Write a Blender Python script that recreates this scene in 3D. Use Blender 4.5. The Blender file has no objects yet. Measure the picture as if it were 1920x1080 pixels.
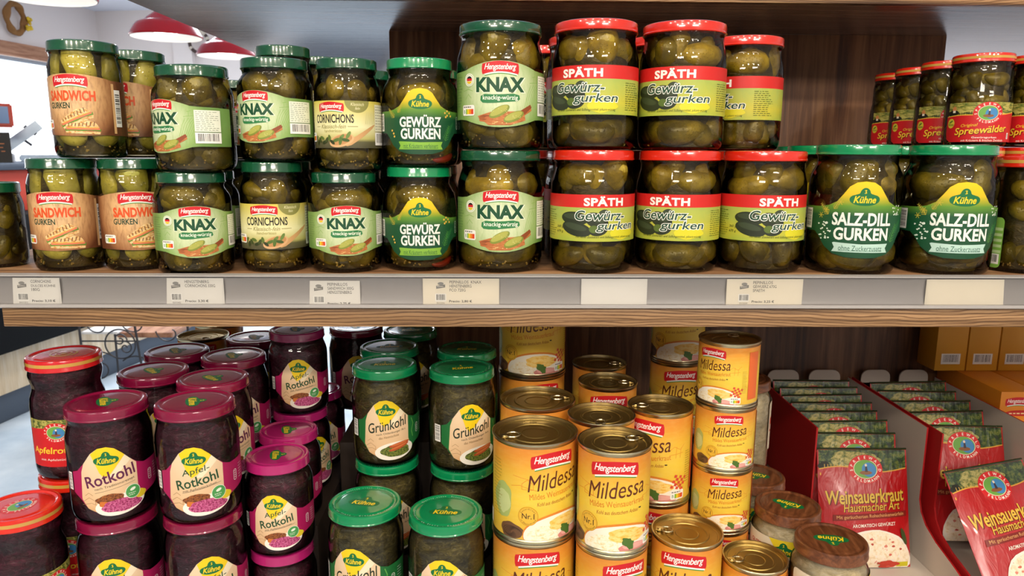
import bpy, bmesh, math, random
from math import sin, cos, pi, radians, sqrt, atan2, hypot
from mathutils import Vector, Matrix

scene = bpy.context.scene
COL = scene.collection
PI = pi

# ------------------------------------------------------------------ camera, world, lights, exposure
cam_data = bpy.data.cameras.new('camera')
cam = bpy.data.objects.new('camera', cam_data)
COL.objects.link(cam)
cam_data.sensor_width = 36.0
cam_data.lens = 36.0 * 1380.0 / 1920.0
cam_data.clip_start = 0.02
cam.rotation_mode = 'QUATERNION'
cam.location = (0, 0, 1.40)
cam.rotation_quaternion = (Matrix.Rotation(radians(-1.17), 3, 'Z') @ Matrix.Rotation(radians(90 - 10.35), 3, 'X')
                           @ Matrix.Rotation(radians(0.3), 3, 'Z')).to_quaternion()
cam_data.dof.use_dof = True
cam_data.dof.focus_distance = 0.84
cam_data.dof.aperture_fstop = 15.0
scene.camera = cam

scene.view_settings.view_transform = 'Standard'
scene.view_settings.look = 'None'
scene.view_settings.gamma = 1.0
scene.view_settings.use_curve_mapping = False
scene.view_settings.exposure = -0.30

world = bpy.data.worlds.new('world')
scene.world = world
world.use_nodes = True
bg = world.node_tree.nodes['Background']
bg.inputs[0].default_value = (0.75, 0.87, 1.0, 1)
bg.inputs[1].default_value = 1.0

WARM = (1.0, 0.86, 0.68)
COOL = (0.88, 0.93, 1.0)

def spot(name, loc, target, power, color=WARM, size=0.06, angle=110, blend=0.6):
    d = bpy.data.lights.new(name, 'SPOT')
    d.energy = power; d.color = color; d.shadow_soft_size = size
    d.spot_size = radians(angle); d.spot_blend = blend
    o = bpy.data.objects.new(name, d); COL.objects.link(o)
    o.location = loc
    o.rotation_euler = (Vector(target) - Vector(loc)).to_track_quat('-Z', 'Y').to_euler()
    return o

def area(name, loc, target, power, sx, sy, color):
    d = bpy.data.lights.new(name, 'AREA')
    d.energy = power; d.color = color; d.shape = 'RECTANGLE'; d.size = sx; d.size_y = sy
    o = bpy.data.objects.new(name, d); COL.objects.link(o)
    o.location = loc
    o.rotation_euler = (Vector(target) - Vector(loc)).to_track_quat('-Z', 'Y').to_euler()
    return o

# ceiling spotlights of the shop aisle, in front of and above the shelves
for k in range(6):
    x = -1.75 + 0.70 * k
    spot('ceiling_spot', (x, -0.55, 2.85), (x * 0.35, 0.9, 1.15), 24)
for k in range(5):
    x = -1.6 + 0.80 * k
    spot('ceiling_spot', (x, -1.90, 2.85), (x * 0.4, 0.9, 1.15), 50)
# soft frontal fill behind the camera, unseen area lights added to lift dark areas
for x in (-1.3, 1.3):
    area('fill_light', (x, -3.0, 2.92), (x * .6, -1.2, 0.4), 95, 1.2, 0.6, (1.0, 0.91, 0.79))
# added cool fill, unseen, to brighten the room behind the shelves
area('fill_light', (-1.6, 5.6, 2.9), (-1.6, 5.6, 0), 235, 1.6, 1.6, COOL)
area('fill_light', (1.6, 5.2, 2.9), (1.6, 5.2, 0), 35, 1.6, 1.6, COOL)

# ------------------------------------------------------------------ materials
def lin(h):
    h = h.lstrip('#')
    out = []
    for i in (0, 2, 4):
        c = int(h[i:i + 2], 16) / 255.0
        out.append(c / 12.92 if c <= 0.04045 else ((c + 0.055) / 1.055) ** 2.4)
    return (out[0], out[1], out[2], 1.0)

MATS = {}
class NT:
    """small helper for building node materials"""
    def __init__(self, name):
        m = bpy.data.materials.new(name); m.use_nodes = True
        self.m = m; self.t = m.node_tree; self.t.nodes.clear()
        self.out = self.t.nodes.new('ShaderNodeOutputMaterial')
        MATS[name] = m
    def n(self, kind, **kw):
        nd = self.t.nodes.new('ShaderNode' + kind)
        for k, v in kw.items():
            if k in nd.inputs: nd.inputs[k].default_value = v
            else: setattr(nd, k, v)
        return nd
    def l(self, a, b): self.t.links.new(a, b)
    def principled(self, color=None, rough=0.5, **kw):
        b = self.n('BsdfPrincipled')
        if color is not None: b.inputs['Base Color'].default_value = color
        b.inputs['Roughness'].default_value = rough
        for k, v in kw.items(): b.inputs[k.replace('_', ' ')].default_value = v
        self.l(b.outputs[0], self.out.inputs[0])
        return b
    def ramp(self, fac, stops, interp='LINEAR'):
        r = self.n('ValToRGB'); e = r.color_ramp; e.interpolation = interp
        while len(e.elements) < len(stops): e.elements.new(0.5)
        for el, (p, c) in zip(e.elements, stops):
            el.position = p; el.color = lin(c) if isinstance(c, str) else c
        self.l(fac, r.inputs[0])
        return r.outputs[0]
    def coord(self, which='Object', scale=(1, 1, 1), rot=(0, 0, 0)):
        tc = self.n('TexCoord'); mp = self.n('Mapping')
        mp.inputs['Scale'].default_value = scale; mp.inputs['Rotation'].default_value = rot
        self.l(tc.outputs[which], mp.inputs[0])
        return mp.outputs[0]
    def noise(self, vec, scale=5, detail=4, rough=0.55, dist=0):
        n = self.n('TexNoise', Scale=scale, Detail=detail, Roughness=rough, Distortion=dist)
        if vec is not None: self.l(vec, n.inputs['Vector'])
        return n.outputs[0]
    def bump(self, h, bsdf, strength=0.3, dist=0.001):
        b = self.n('Bump', Strength=strength, Distance=dist)
        self.l(h, b.inputs['Height']); self.l(b.outputs[0], bsdf.inputs['Normal'])
    def mix(self, fac, a, b, mode='MIX'):
        m = self.n('Mix', data_type='RGBA', blend_type=mode)
        for sock, v in ((m.inputs['Factor'], fac), (m.inputs[6], a), (m.inputs[7], b)):
            if hasattr(v, 'is_linked') or hasattr(v, 'links'): self.l(v, sock)
            else: sock.default_value = lin(v) if isinstance(v, str) else v
        return m.outputs[2]

def M(name): return MATS[name]

def plain(name, hexc, rough=0.5, **kw):
    NT(name).principled(lin(hexc), rough, **kw)

def ink(hexc):
    """a printed colour on a label"""
    nm = 'print_' + hexc.lstrip('#')
    if nm not in MATS: NT(nm).principled(lin(hexc), 0.42)
    return nm

# clear glass: a thin wall, see-through with a mirror-like coat
def glass_mat(name, tint):
    t = NT(name)
    tr = t.n('BsdfTransparent'); tr.inputs[0].default_value = tint
    gl = t.n('BsdfGlossy'); gl.inputs['Roughness'].default_value = 0.03
    fr = t.n('Fresnel', IOR=1.48)
    mx = t.n('MixShader')
    t.l(fr.outputs[0], mx.inputs[0]); t.l(tr.outputs[0], mx.inputs[1]); t.l(gl.outputs[0], mx.inputs[2])
    t.l(mx.outputs[0], t.out.inputs[0])
glass_mat('jar_glass', (0.94, 0.90, 0.72, 1))
glass_mat('jar_glass_clear', (0.95, 0.95, 0.93, 1))
glass_mat('clear_plastic', (0.94, 0.94, 0.94, 1))

def lid_mat(name, hexc, rough=0.2):
    t = NT(name); b = t.principled(lin(hexc), rough)
    b.inputs['Coat Weight'].default_value = 1.0; b.inputs['Coat Roughness'].default_value = 0.07
lid_mat('lid_dark_green', '0a4b2d'); lid_mat('lid_bright_green', '0a8750'); lid_mat('lid_red', 'd42713')
lid_mat('lid_crimson', 'c81b22'); lid_mat('lid_magenta', '7f0f38'); lid_mat('lid_pink', 'a81f66')
lid_mat('lid_gold', 'c79a45'); lid_mat('lid_black', '1c1719')
def wood_lid():
    t = NT('lid_wood'); b = t.principled(None, 0.3)
    v = t.coord('Object', (60, 8, 60))
    c = t.ramp(t.noise(v, 3, 5, 0.6, 0.6), [(0.25, '3a1d0f'), (0.5, '693d23'), (0.75, '8a5634')])
    t.l(c, b.inputs['Base Color']); b.inputs['Coat Weight'].default_value = 0.3
wood_lid()

def gherkin_mat(name, dark, mid, light, dots=900):
    t = NT(name); b = t.principled(None, 0.32)
    v = t.coord('Object')
    oi = t.n('ObjectInfo')
    vm = t.n('VectorMath', operation='ADD'); t.l(v, vm.inputs[0])
    cm = t.n('CombineXYZ'); mu = t.n('Math', operation='MULTIPLY'); mu.inputs[1].default_value = 3.7
    t.l(oi.outputs['Random'], mu.inputs[0])
    for i in range(3): t.l(mu.outputs[0], cm.inputs[i])
    t.l(cm.outputs[0], vm.inputs[1])
    n1 = t.noise(vm.outputs[0], 45, 4, 0.6)
    c = t.ramp(n1, [(0.28, dark), (0.5, mid), (0.72, light)])
    vo = t.n('TexVoronoi', Scale=dots ** 0.5 * 12); t.l(vm.outputs[0], vo.inputs['Vector'])
    f = t.n('Mapping'); 
    d = t.ramp(vo.outputs['Distance'], [(0.05, (1, 1, 1, 1)), (0.32, (0, 0, 0, 1))])
    mm = t.n('Math', operation='MULTIPLY'); mm.inputs[1].default_value = 0.55; t.l(d, mm.inputs[0])
    c2 = t.mix(mm.outputs[0], c, dark)
    r = t.ramp(oi.outputs['Random'], [(0, (0.62, 0.66, 0.55, 1)), (1, (1.0, 1.0, 1.0, 1))])
    c3 = t.mix(1.0, c2, r, 'MULTIPLY')
    t.l(c3, b.inputs['Base Color'])
    n2 = t.noise(vm.outputs[0], 260, 3, 0.5)
    ad = t.n('Math', operation='ADD'); t.l(n2, ad.inputs[0]); t.l(d, ad.inputs[1])
    t.bump(ad.outputs[0], b, 0.35, 0.0012)
gherkin_mat('gherkin_skin', '463c14', '80701f', 'b29c38')
gherkin_mat('gherkin_yellow', '655516', 'a0892a', 'c7ae44')
gherkin_mat('gherkin_slice_flesh', '958d3a', 'c6bd58', 'ded67c', 400)

def shreds(name, dark, mid, light, scale=90):
    t = NT(name); b = t.principled(None, 0.35)
    v = t.coord('Object', (1, 1, 1.7))
    w = t.noise(v, scale * 0.35, 3, 0.6)
    n = t.noise(v, scale, 5, 0.7, 1.2)
    c = t.ramp(n, [(0.30, dark), (0.52, mid), (0.72, light)])
    c = t.mix(1.0, c, t.ramp(w, [(0.3, (0.45, 0.45, 0.45, 1)), (0.7, (1, 1, 1, 1))]), 'MULTIPLY')
    t.l(c, b.inputs['Base Color'])
    t.bump(n, b, 0.8, 0.003)
shreds('brine_dark', '1f1907', '453a13', '6a5a24', 60)
shreds('brine_olive', '2a230b', '4b4019', '6e6028', 60)
shreds('red_cabbage', '220610', '4a1327', '823050', 120)
shreds('kale', '2c280f', '60562c', '958747', 130)
shreds('sauerkraut', 'cfbb8e', 'efddb6', 'f8edd4', 120)
plain('mustard_seed', 'b59a55', 0.4)
plain('pepper_red', 'a5301a', 0.35)

def wood(name, dark, mid, light, scale, rough=0.5, bump=0.25, knots=0.0, spec=0.5, lines=None):
    t = NT(name); b = t.principled(None, rough); b.inputs['Specular IOR Level'].default_value = spec
    v = t.coord('Object', scale)
    n = t.noise(v, 1.0, 6, 0.65, 0.8)
    w = t.noise(t.coord('Object', tuple(s * 0.22 for s in scale)), 1.0, 3, 0.5, 0.3)
    c = t.ramp(n, [(0.36, dark), (0.49, mid), (0.62, light)])
    c = t.mix(1.0, c, t.ramp(w, [(0.3, (0.70, 0.68, 0.64, 1)), (0.65, (1, 1, 1, 1))]), 'MULTIPLY')
    if lines:
        # annual rings: thin dark bands bent by slow noise and bulging round the knots
        tc = t.n('TexCoord'); sx = t.n('SeparateXYZ'); t.l(tc.outputs['Object'], sx.inputs[0])
        n1 = t.noise(t.coord('Object', (3.2, 3, 14)), 1.0, 3, 0.5)
        n2 = t.noise(t.coord('Object', (40, 40, 200)), 1.0, 2, 0.5)
        m1 = t.n('Math', operation='MULTIPLY'); m1.inputs[1].default_value = 0.040; t.l(n1, m1.inputs[0])
        m2 = t.n('Math', operation='MULTIPLY'); m2.inputs[1].default_value = 0.0024; t.l(n2, m2.inputs[0])
        a1 = t.n('Math', operation='ADD'); t.l(sx.outputs[2], a1.inputs[0]); t.l(m1.outputs[0], a1.inputs[1])
        a2 = t.n('Math', operation='ADD'); t.l(a1.outputs[0], a2.inputs[0]); t.l(m2.outputs[0], a2.inputs[1])
        a3 = t.n('Math', operation='MULTIPLY'); a3.inputs[1].default_value = 2 * PI / lines; t.l(a2.outputs[0], a3.inputs[0])
        a4 = t.n('Math', operation='SINE'); t.l(a3.outputs[0], a4.inputs[0])
        a5 = t.n('Math', operation='MULTIPLY_ADD'); a5.inputs[1].default_value = 0.5; a5.inputs[2].default_value = 0.5; t.l(a4.outputs[0], a5.inputs[0])
        c = t.mix(1.0, c, t.ramp(a5.outputs[0], [(0.0, (0.38, 0.31, 0.25, 1)), (0.22, (0.76, 0.72, 0.67, 1)), (0.5, (1, 1, 1, 1))]), 'MULTIPLY')
    if knots:
        vo = t.n('TexVoronoi', Scale=1.0); t.l(t.coord('Object', (knots, 6, 18)), vo.inputs['Vector'])
        k = t.ramp(vo.outputs['Distance'], [(0.05, (1, 1, 1, 1)), (0.30, (0, 0, 0, 1))])
        c = t.mix(k, c, '2c1a10')
    t.l(c, b.inputs['Base Color'])
    if name == 'laminate_underside':
        b.inputs['Coat Weight'].default_value = 0.4; b.inputs['Coat Roughness'].default_value = 0.2
    t.bump(n, b, bump, 0.001)
wood('shelf_wood', '6e5036', '96734e', 'b48e66', (2.6, 60, 230), 0.5, 0.5, 3.4, 0.5, 0.0034)
wood('shelf_wood_top', '6d4a2c', '9d7350', 'b98f66', (2.5, 50, 50), 0.5, 0.2)
wood('panel_wood', '472b1b', '70492f', '8f6645', (46, 30, 2.2), 0.45, 0.25)
wood('laminate_underside', '4a352b', '6e5344', '8a6c5a', (3, 70, 30), 0.22, 0.5, 0, 0.7)
wood('counter_wood', 'd8bd98', 'e4cdab', 'eddbc0', (30, 30, 2.0), 0.5, 0.1)
wood('header_wood', '8b5c43', 'a7765a', 'b98a6c', (30, 3, 30), 0.5, 0.1)
plain('dark_board', '2a1d15', 0.7)
plain('rail_grey', 'a6a2a0', 0.35)
plain('tag_paper', 'e9e6df', 0.6)
plain('tag_paper_cream', 'ece4d2', 0.6)
t = NT('tin_metal'); b = t.principled(lin('b09656'), 0.42, Metallic=1.0)
t = NT('tin_bright'); b = t.principled(lin('cdc09a'), 0.28, Metallic=1.0)
plain('card_white', 'cfc4b8', 0.65); plain('card_red', 'b01418', 0.55); plain('card_yellow', 'd99a20', 0.5)
plain('card_orange', 'e08a1e', 0.5); plain('card_edge', 'a58a60', 0.7)
t = NT('plaster_white'); b = t.principled(lin('e6dedb'), 0.85); t.bump(t.noise(t.coord('Object'), 40, 3), b, 0.1, 0.002)
plain('ceiling_white', 'dfe3ee', 0.9)
t = NT('floor_stone'); b = t.principled(None, 0.28)
c = t.ramp(t.noise(t.coord('Object'), 5, 6, 0.6), [(0.3, 'a9b8c4'), (0.7, 'c9d3da')]); t.l(c, b.inputs['Base Color'])
plain('lamp_red', 'b01526', 0.25); plain('lamp_white', 'f0eeea', 0.5)
plain('iron_black', '2c2b30', 0.45); plain('plinth_dark', '3c4654', 0.5); plain('black_gloss', '060607', 0.75, Specular_IOR_Level=0.15)
plain('steel_blue', 'a9b9c8', 0.25, Metallic=0.7); plain('screen_blue', '6f8fb8', 0.2)
plain('menu_black', '17130f', 0.5); plain('register_red', 'c2402c', 0.4); plain('white_paint', 'ecebea', 0.4)
plain('straw', '8a5f30', 0.8); plain('straw_dark', '5a3a1f', 0.8); plain('flower_yellow', 'd8b522', 0.6)
plain('ring_dark', '41302b', 0.6); plain('ring_pale', 'cfc5b5', 0.6)
def emit(name, col, strength):
    t = NT(name); e = t.n('Emission'); e.inputs[0].default_value = col; e.inputs[1].default_value = strength
    t.l(e.outputs[0], t.out.inputs[0])
emit('bulb_glow', (1, 0.97, 0.92, 1), 9.0)
emit('window_daylight', (0.93, 0.97, 1.0, 1), 3.2)

# printed gradients and photo-like print (fixed to the label by its UV map)
def grad(name, stops, axis='V', noise=0.0, nscale=(1, 1, 1), nmix='584018', rough=0.42):
    t = NT(name); b = t.principled(None, rough)
    tc = t.n('TexCoord'); sp = t.n('SeparateXYZ'); t.l(tc.outputs['UV'], sp.inputs[0])
    c = t.ramp(sp.outputs[0 if axis == 'U' else 1], stops)
    if noise:
        mp = t.n('Mapping'); mp.inputs['Scale'].default_value = nscale; t.l(tc.outputs['UV'], mp.inputs[0])
        n = t.noise(mp.outputs[0], 1.0, 5, 0.6, 0.4)
        f = t.ramp(n, [(0.42, (0, 0, 0, 1)), (0.75, (noise, noise, noise, 1))])
        c = t.mix(f, c, nmix)
    t.l(c, b.inputs['Base Color'])
def radial(name, stops, cx, cy, sx, sy, noise=0.0, nmix='6a9a3a'):
    t = NT(name); b = t.principled(None, 0.42)
    tc = t.n('TexCoord'); mp = t.n('Mapping')
    mp.inputs['Location'].default_value = (-cx * sx, -cy * sy, 0); mp.inputs['Scale'].default_value = (sx, sy, 0)
    t.l(tc.outputs['UV'], mp.inputs[0])
    ln = t.n('VectorMath', operation='LENGTH'); t.l(mp.outputs[0], ln.inputs[0])
    c = t.ramp(ln.outputs['Value'], stops)
    if noise:
        m2 = t.n('Mapping'); m2.inputs['Scale'].default_value = (60, 6, 1); t.l(tc.outputs['UV'], m2.inputs[0])
        f = t.ramp(t.noise(m2.outputs[0], 1, 4), [(0.45, (0, 0, 0, 1)), (0.75, (noise, noise, noise, 1))])
        c = t.mix(f, c, nmix)
    t.l(c, b.inputs['Base Color'])
radial('print_knax', [(0.0, 'dbe4c3'), (0.45, 'c3d0a3'), (0.8, '88a85c'), (1.0, '6a9048')], 0.5, 0.55, 3.2, 1.25, 0.3)
radial('print_sandwich', [(0.0, 'e6c396'), (0.5, 'd3a671'), (0.85, '9a6840'), (1.0, '5d331c')], 0.5, 0.68, 3.4, 1.2, 0.6, '7a4626')
grad('print_cornichon', [(0.0, '4d4a33'), (0.13, '5a573a'), (0.2, 'b9b36a'), (0.45, 'e3dfae'), (1.0, 'cfc04f')])
grad('print_gherkin_badge', [(0.0, '0d4528'), (0.55, '134e2d'), (0.68, '5f8f2c'), (0.82, 'd7b91b'), (1.0, 'f0cb12')])
grad('print_spaeth', [(0.0, '9fb244'), (0.25, 'bdb93c'), (0.5, 'a6b552'), (1.0, '9aae58')], 'V', 0.5, (7, 1.5, 1), 'd2bd2c')
grad('print_can', [(0.0, 'deb136'), (0.45, 'e8c640'), (0.7, 'e3b238'), (0.86, 'dd9730'), (1.0, 'd6832c')], 'V', 0.15, (20, 20, 1), 'e8d27a')
grad('print_kraut_beige', [(0.0, 'c98f52'), (0.2, 'dfb98e'), (1.0, 'e9cfae')])
def speckle(name, cols, scale):
    t = NT(name); b = t.principled(None, 0.45)
    c = t.ramp(t.noise(t.coord('UV', scale), 1.0, 5, 0.65, 0.5), list(zip([0.3, 0.42, 0.5, 0.6, 0.72], cols)))
    t.l(c, b.inputs['Base Color'])
speckle('print_forest', ['0c1408', '1a3012', '35541c', '8a8a34', '24451c'], (11, 20, 1))
speckle('print_forest_bright', ['1e2c10', '4f6522', '8f8c3c', 'c4b864', '47702a'], (14, 16, 1))
speckle('print_redcabbage', ['5b1030', '8a2350', 'b8467c', 'd0789e', '7a1a42'], (60, 40, 1))
speckle('print_kale', ['1d2a10', '37461a', '5d6a2a', '8b9340', '2a3a16'], (60, 40, 1))
speckle('print_kraut', ['e2c88a', 'efdcae', 'f7ecce', 'fbf4e0', 'e9d49c'], (60, 40, 1))
speckle('print_kraut_pouch', ['d9bb90', 'ecd9b8', 'f3e6cc', 'f6ead6', 'd98a72'], (22, 26, 1))
speckle('print_mash', ['e3a83a', 'eebb50', 'f3cd70', 'f5d88a', 'e6b040'], (40, 30, 1))
speckle('print_bread', ['a8622a', 'd29a52', 'e3bd80', 'efd6a4', '9a5a28'], (45, 30, 1))
speckle('print_wood', ['8a4a22', 'a8602e', 'b9713a', 'c98550', '94501f'], (20, 60, 1))
speckle('print_meat', ['3a1c0e', '5f3015', '85491d', 'a3632b', '4a2410'], (50, 40, 1))

# pouch film is the printed colour under a glossy film
def glossy_print(name, hexc):
    t = NT(name); b = t.principled(lin(hexc), 0.35); b.inputs['Coat Weight'].default_value = 1.0
    b.inputs['Coat Roughness'].default_value = 0.08
    t.bump(t.noise(t.coord('Object', (60, 60, 25)), 1.0, 2, 0.5, 1.5), b, 0.35, 0.006)
glossy_print('film_red', 'b01217')
def film_forest(name, cols, scale):
    t = NT(name); b = t.principled(None, 0.35); b.inputs['Coat Weight'].default_value = 1.0; b.inputs['Coat Roughness'].default_value = 0.08
    c = t.ramp(t.noise(t.coord('UV', scale), 1.0, 6, 0.7, 0.3), list(zip([0.3, 0.42, 0.5, 0.6, 0.72], cols)))
    t.l(c, b.inputs['Base Color'])
    t.bump(t.noise(t.coord('Object', (60, 60, 25)), 1.0, 2, 0.5, 1.5), b, 0.35, 0.006)
film_forest('film_forest', ['0a1206', '152a10', '2a4a1a', '6a722c', '1d3c18'], (16, 24, 1))
film_forest('film_forest_light', ['22300f', '5a6826', '96904a', 'c2b46c', '3d5c24'], (18, 24, 1)); glossy_print('film_clear_edge', 'c9c2b5')

# ------------------------------------------------------------------ object helpers
def link(o, parent=None):
    COL.objects.link(o)
    if parent is not None: o.parent = parent
    return o

def mesh_obj(name, me, parent=None):
    return link(bpy.data.objects.new(name, me), parent)

def bm_mesh(name, bm, mats, smooth=35):
    me = bpy.data.meshes.new(name)
    bmesh.ops.recalc_face_normals(bm, faces=bm.faces[:])
    bm.to_mesh(me); bm.free()
    for m in (mats if isinstance(mats, (list, tuple)) else [mats]): me.materials.append(M(m))
    if smooth:
        me.shade_smooth()
        me.set_sharp_from_angle(angle=radians(smooth))
    return me

def tag(o, label, cat, group=None, kind=None):
    if label: o['label'] = label
    if cat: o['category'] = cat
    if group: o['group'] = group
    if kind: o['kind'] = kind
    return o

def empty(name, loc=(0, 0, 0), rz=0):
    o = bpy.data.objects.new(name, None); o.empty_display_size = 0.03
    COL.objects.link(o); o.location = loc; o.rotation_euler = (0, 0, rz)
    return o

def add_box(bm, x0, x1, y0, y1, z0, z1, mi=0, mat=None):
    vs = [bm.verts.new((x, y, z)) for z in (z0, z1) for y in (y0, y1) for x in (x0, x1)]
    if mat is not None:
        for v in vs: v.co = mat @ v.co
    fs = []
    for q in ((0, 2, 3, 1), (4, 5, 7, 6), (0, 1, 5, 4), (2, 6, 7, 3), (0, 4, 6, 2), (1, 3, 7, 5)):
        f = bm.faces.new([vs[i] for i in q]); f.material_index = mi; fs.append(f)
    return fs

def box_mesh(name, x0, x1, y0, y1, z0, z1, mat, bevel=0.0):
    bm = bmesh.new(); add_box(bm, x0, x1, y0, y1, z0, z1)
    if bevel: bmesh.ops.bevel(bm, geom=bm.edges[:], offset=bevel, segments=2, affect='EDGES', profile=0.5)
    return bm_mesh(name, bm, mat)

def add_lathe(bm, prof, n=48, mi=0, close_bottom=True, close_top=True, sx=1, sy=1, off=(0, 0, 0)):
    rings = []
    for r, z in prof:
        if r < 1e-6: rings.append([bm.verts.new((off[0], off[1], z + off[2]))])
        else: rings.append([bm.verts.new((off[0] + r * sx * cos(2 * PI * i / n), off[1] + r * sy * sin(2 * PI * i / n), z + off[2])) for i in range(n)])
    for a, b in zip(rings, rings[1:]):
        for i in range(n):
            j = (i + 1) % n
            if len(a) == 1 and len(b) == 1: continue
            if len(a) == 1: f = bm.faces.new((a[0], b[j], b[i]))
            elif len(b) == 1: f = bm.faces.new((a[i], a[j], b[0]))
            else: f = bm.faces.new((a[i], a[j], b[j], b[i]))
            f.material_index = mi
    if close_bottom and len(rings[0]) > 1: bm.faces.new(rings[0][::-1]).material_index = mi
    if close_top and len(rings[-1]) > 1: bm.faces.new(rings[-1]).material_index = mi

def lathe_mesh(name, prof, mat, n=48, smooth=40):
    bm = bmesh.new(); add_lathe(bm, prof, n)
    return bm_mesh(name, bm, mat, smooth)

def add_tube(bm, pts, r, n=10, mi=0, closed=False, radii=None):
    pts = [Vector(p) for p in pts]; N = len(pts); rings = []
    up = Vector((0, 0, 1)); prev = None
    for i, p in enumerate(pts):
        if closed: d = (pts[(i + 1) % N] - pts[i - 1])
        else: d = pts[min(i + 1, N - 1)] - pts[max(i - 1, 0)]
        d.normalize()
        if prev is None:
            a = d.cross(up)
            if a.length < 1e-3: a = d.cross(Vector((1, 0, 0)))
        else:
            a = prev - d * prev.dot(d)
        a.normalize(); prev = a; b = d.cross(a)
        rr = radii[i] if radii else r
        rings.append([bm.verts.new(p + rr * (cos(2 * PI * k / n) * a + sin(2 * PI * k / n) * b)) for k in range(n)])
    for i in range(N if closed else N - 1):
        A, B = rings[i], rings[(i + 1) % N]
        for k in range(n):
            bm.faces.new((A[k], A[(k + 1) % n], B[(k + 1) % n], B[k])).material_index = mi
    if not closed:
        bm.faces.new(rings[0][::-1]).material_index = mi; bm.faces.new(rings[-1]).material_index = mi

def copy_tree(root):
    c = root.copy(); COL.objects.link(c)
    for ch in list(root.children):
        d = ch.copy(); COL.objects.link(d); d.parent = c
        for g in list(ch.children):
            e = g.copy(); COL.objects.link(e); e.parent = d
    return c
# ------------------------------------------------------------------ printed artwork
TEXT_CACHE = {}
def text_geo(s, shear=0.0, bold=0.0, spacing=1.0, res=3):
    key = (s, shear, bold, spacing, res)
    if key in TEXT_CACHE: return TEXT_CACHE[key]
    cu = bpy.data.curves.new('lettering', 'FONT')
    cu.body = s; cu.size = 1.0; cu.shear = shear; cu.offset = bold; cu.space_character = spacing
    cu.resolution_u = res; cu.fill_mode = 'FRONT'
    ob = bpy.data.objects.new('lettering', cu)
    me = bpy.data.meshes.new_from_object(ob)
    vs = [(v.co.x, v.co.y) for v in me.vertices]
    fs = [tuple(p.vertices) for p in me.polygons]
    bpy.data.objects.remove(ob); bpy.data.curves.remove(cu); bpy.data.meshes.remove(me)
    xs = [v[0] for v in vs] or [0, 1]; ys = [v[1] for v in vs] or [0, 1]
    r = (vs, fs, min(xs), max(xs), min(ys), max(ys))
    TEXT_CACHE[key] = r
    return r

def ellipse(cx, cy, a, b, n=28, rot=0, t0=0, t1=360):
    full = abs(t1 - t0) >= 359.9
    m = n if full else n + 1
    pts = []
    for i in range(m):
        t = radians(t0 + (t1 - t0) * i / n); x, y = a * cos(t), b * sin(t)
        c, s = cos(radians(rot)), sin(radians(rot))
        pts.append((cx + x * c - y * s, cy + x * s + y * c))
    return pts
def rect(x0, x1, y0, y1): return [(x0, y0), (x1, y0), (x1, y1), (x0, y1)]
def rrect(x0, x1, y0, y1, r):
    p = []
    for cx, cy, a in ((x1 - r, y0 + r, -90), (x1 - r, y1 - r, 0), (x0 + r, y1 - r, 90), (x0 + r, y0 + r, 180)):
        for k in range(5): p.append((cx + r * cos(radians(a + 22.5 * k)), cy + r * sin(radians(a + 22.5 * k))))
    return p
def stroke(pts, w):
    """a line of width w as quads"""
    out = []
    for (x0, y0), (x1, y1) in zip(pts, pts[1:]):
        d = hypot(x1 - x0, y1 - y0) or 1e-6; nx, ny = -(y1 - y0) / d * w / 2, (x1 - x0) / d * w / 2
        out.append([(x0 + nx, y0 + ny), (x1 + nx, y1 + ny), (x1 - nx, y1 - ny), (x0 - nx, y0 - ny)])
    return out
def smooth_poly(pts, it=2):
    for _ in range(it):
        q = []
        for i in range(len(pts)):
            a, b = pts[i], pts[(i + 1) % len(pts)]
            q += [(a[0] * .75 + b[0] * .25, a[1] * .75 + b[1] * .25), (a[0] * .25 + b[0] * .75, a[1] * .25 + b[1] * .75)]
        pts = q
    return pts
def wobble(cx, cy, a, b, amp, seed, n=30):
    rnd = random.Random(seed); ph = [rnd.uniform(0, 6.28) for _ in range(4)]
    out = []
    for i in range(n):
        t = 2 * PI * i / n
        k = 1 + amp * (sin(3 * t + ph[0]) + .7 * sin(5 * t + ph[1]) + .5 * sin(8 * t + ph[2]))
        out.append((cx + a * k * cos(t), cy + b * k * sin(t)))
    return out

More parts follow.
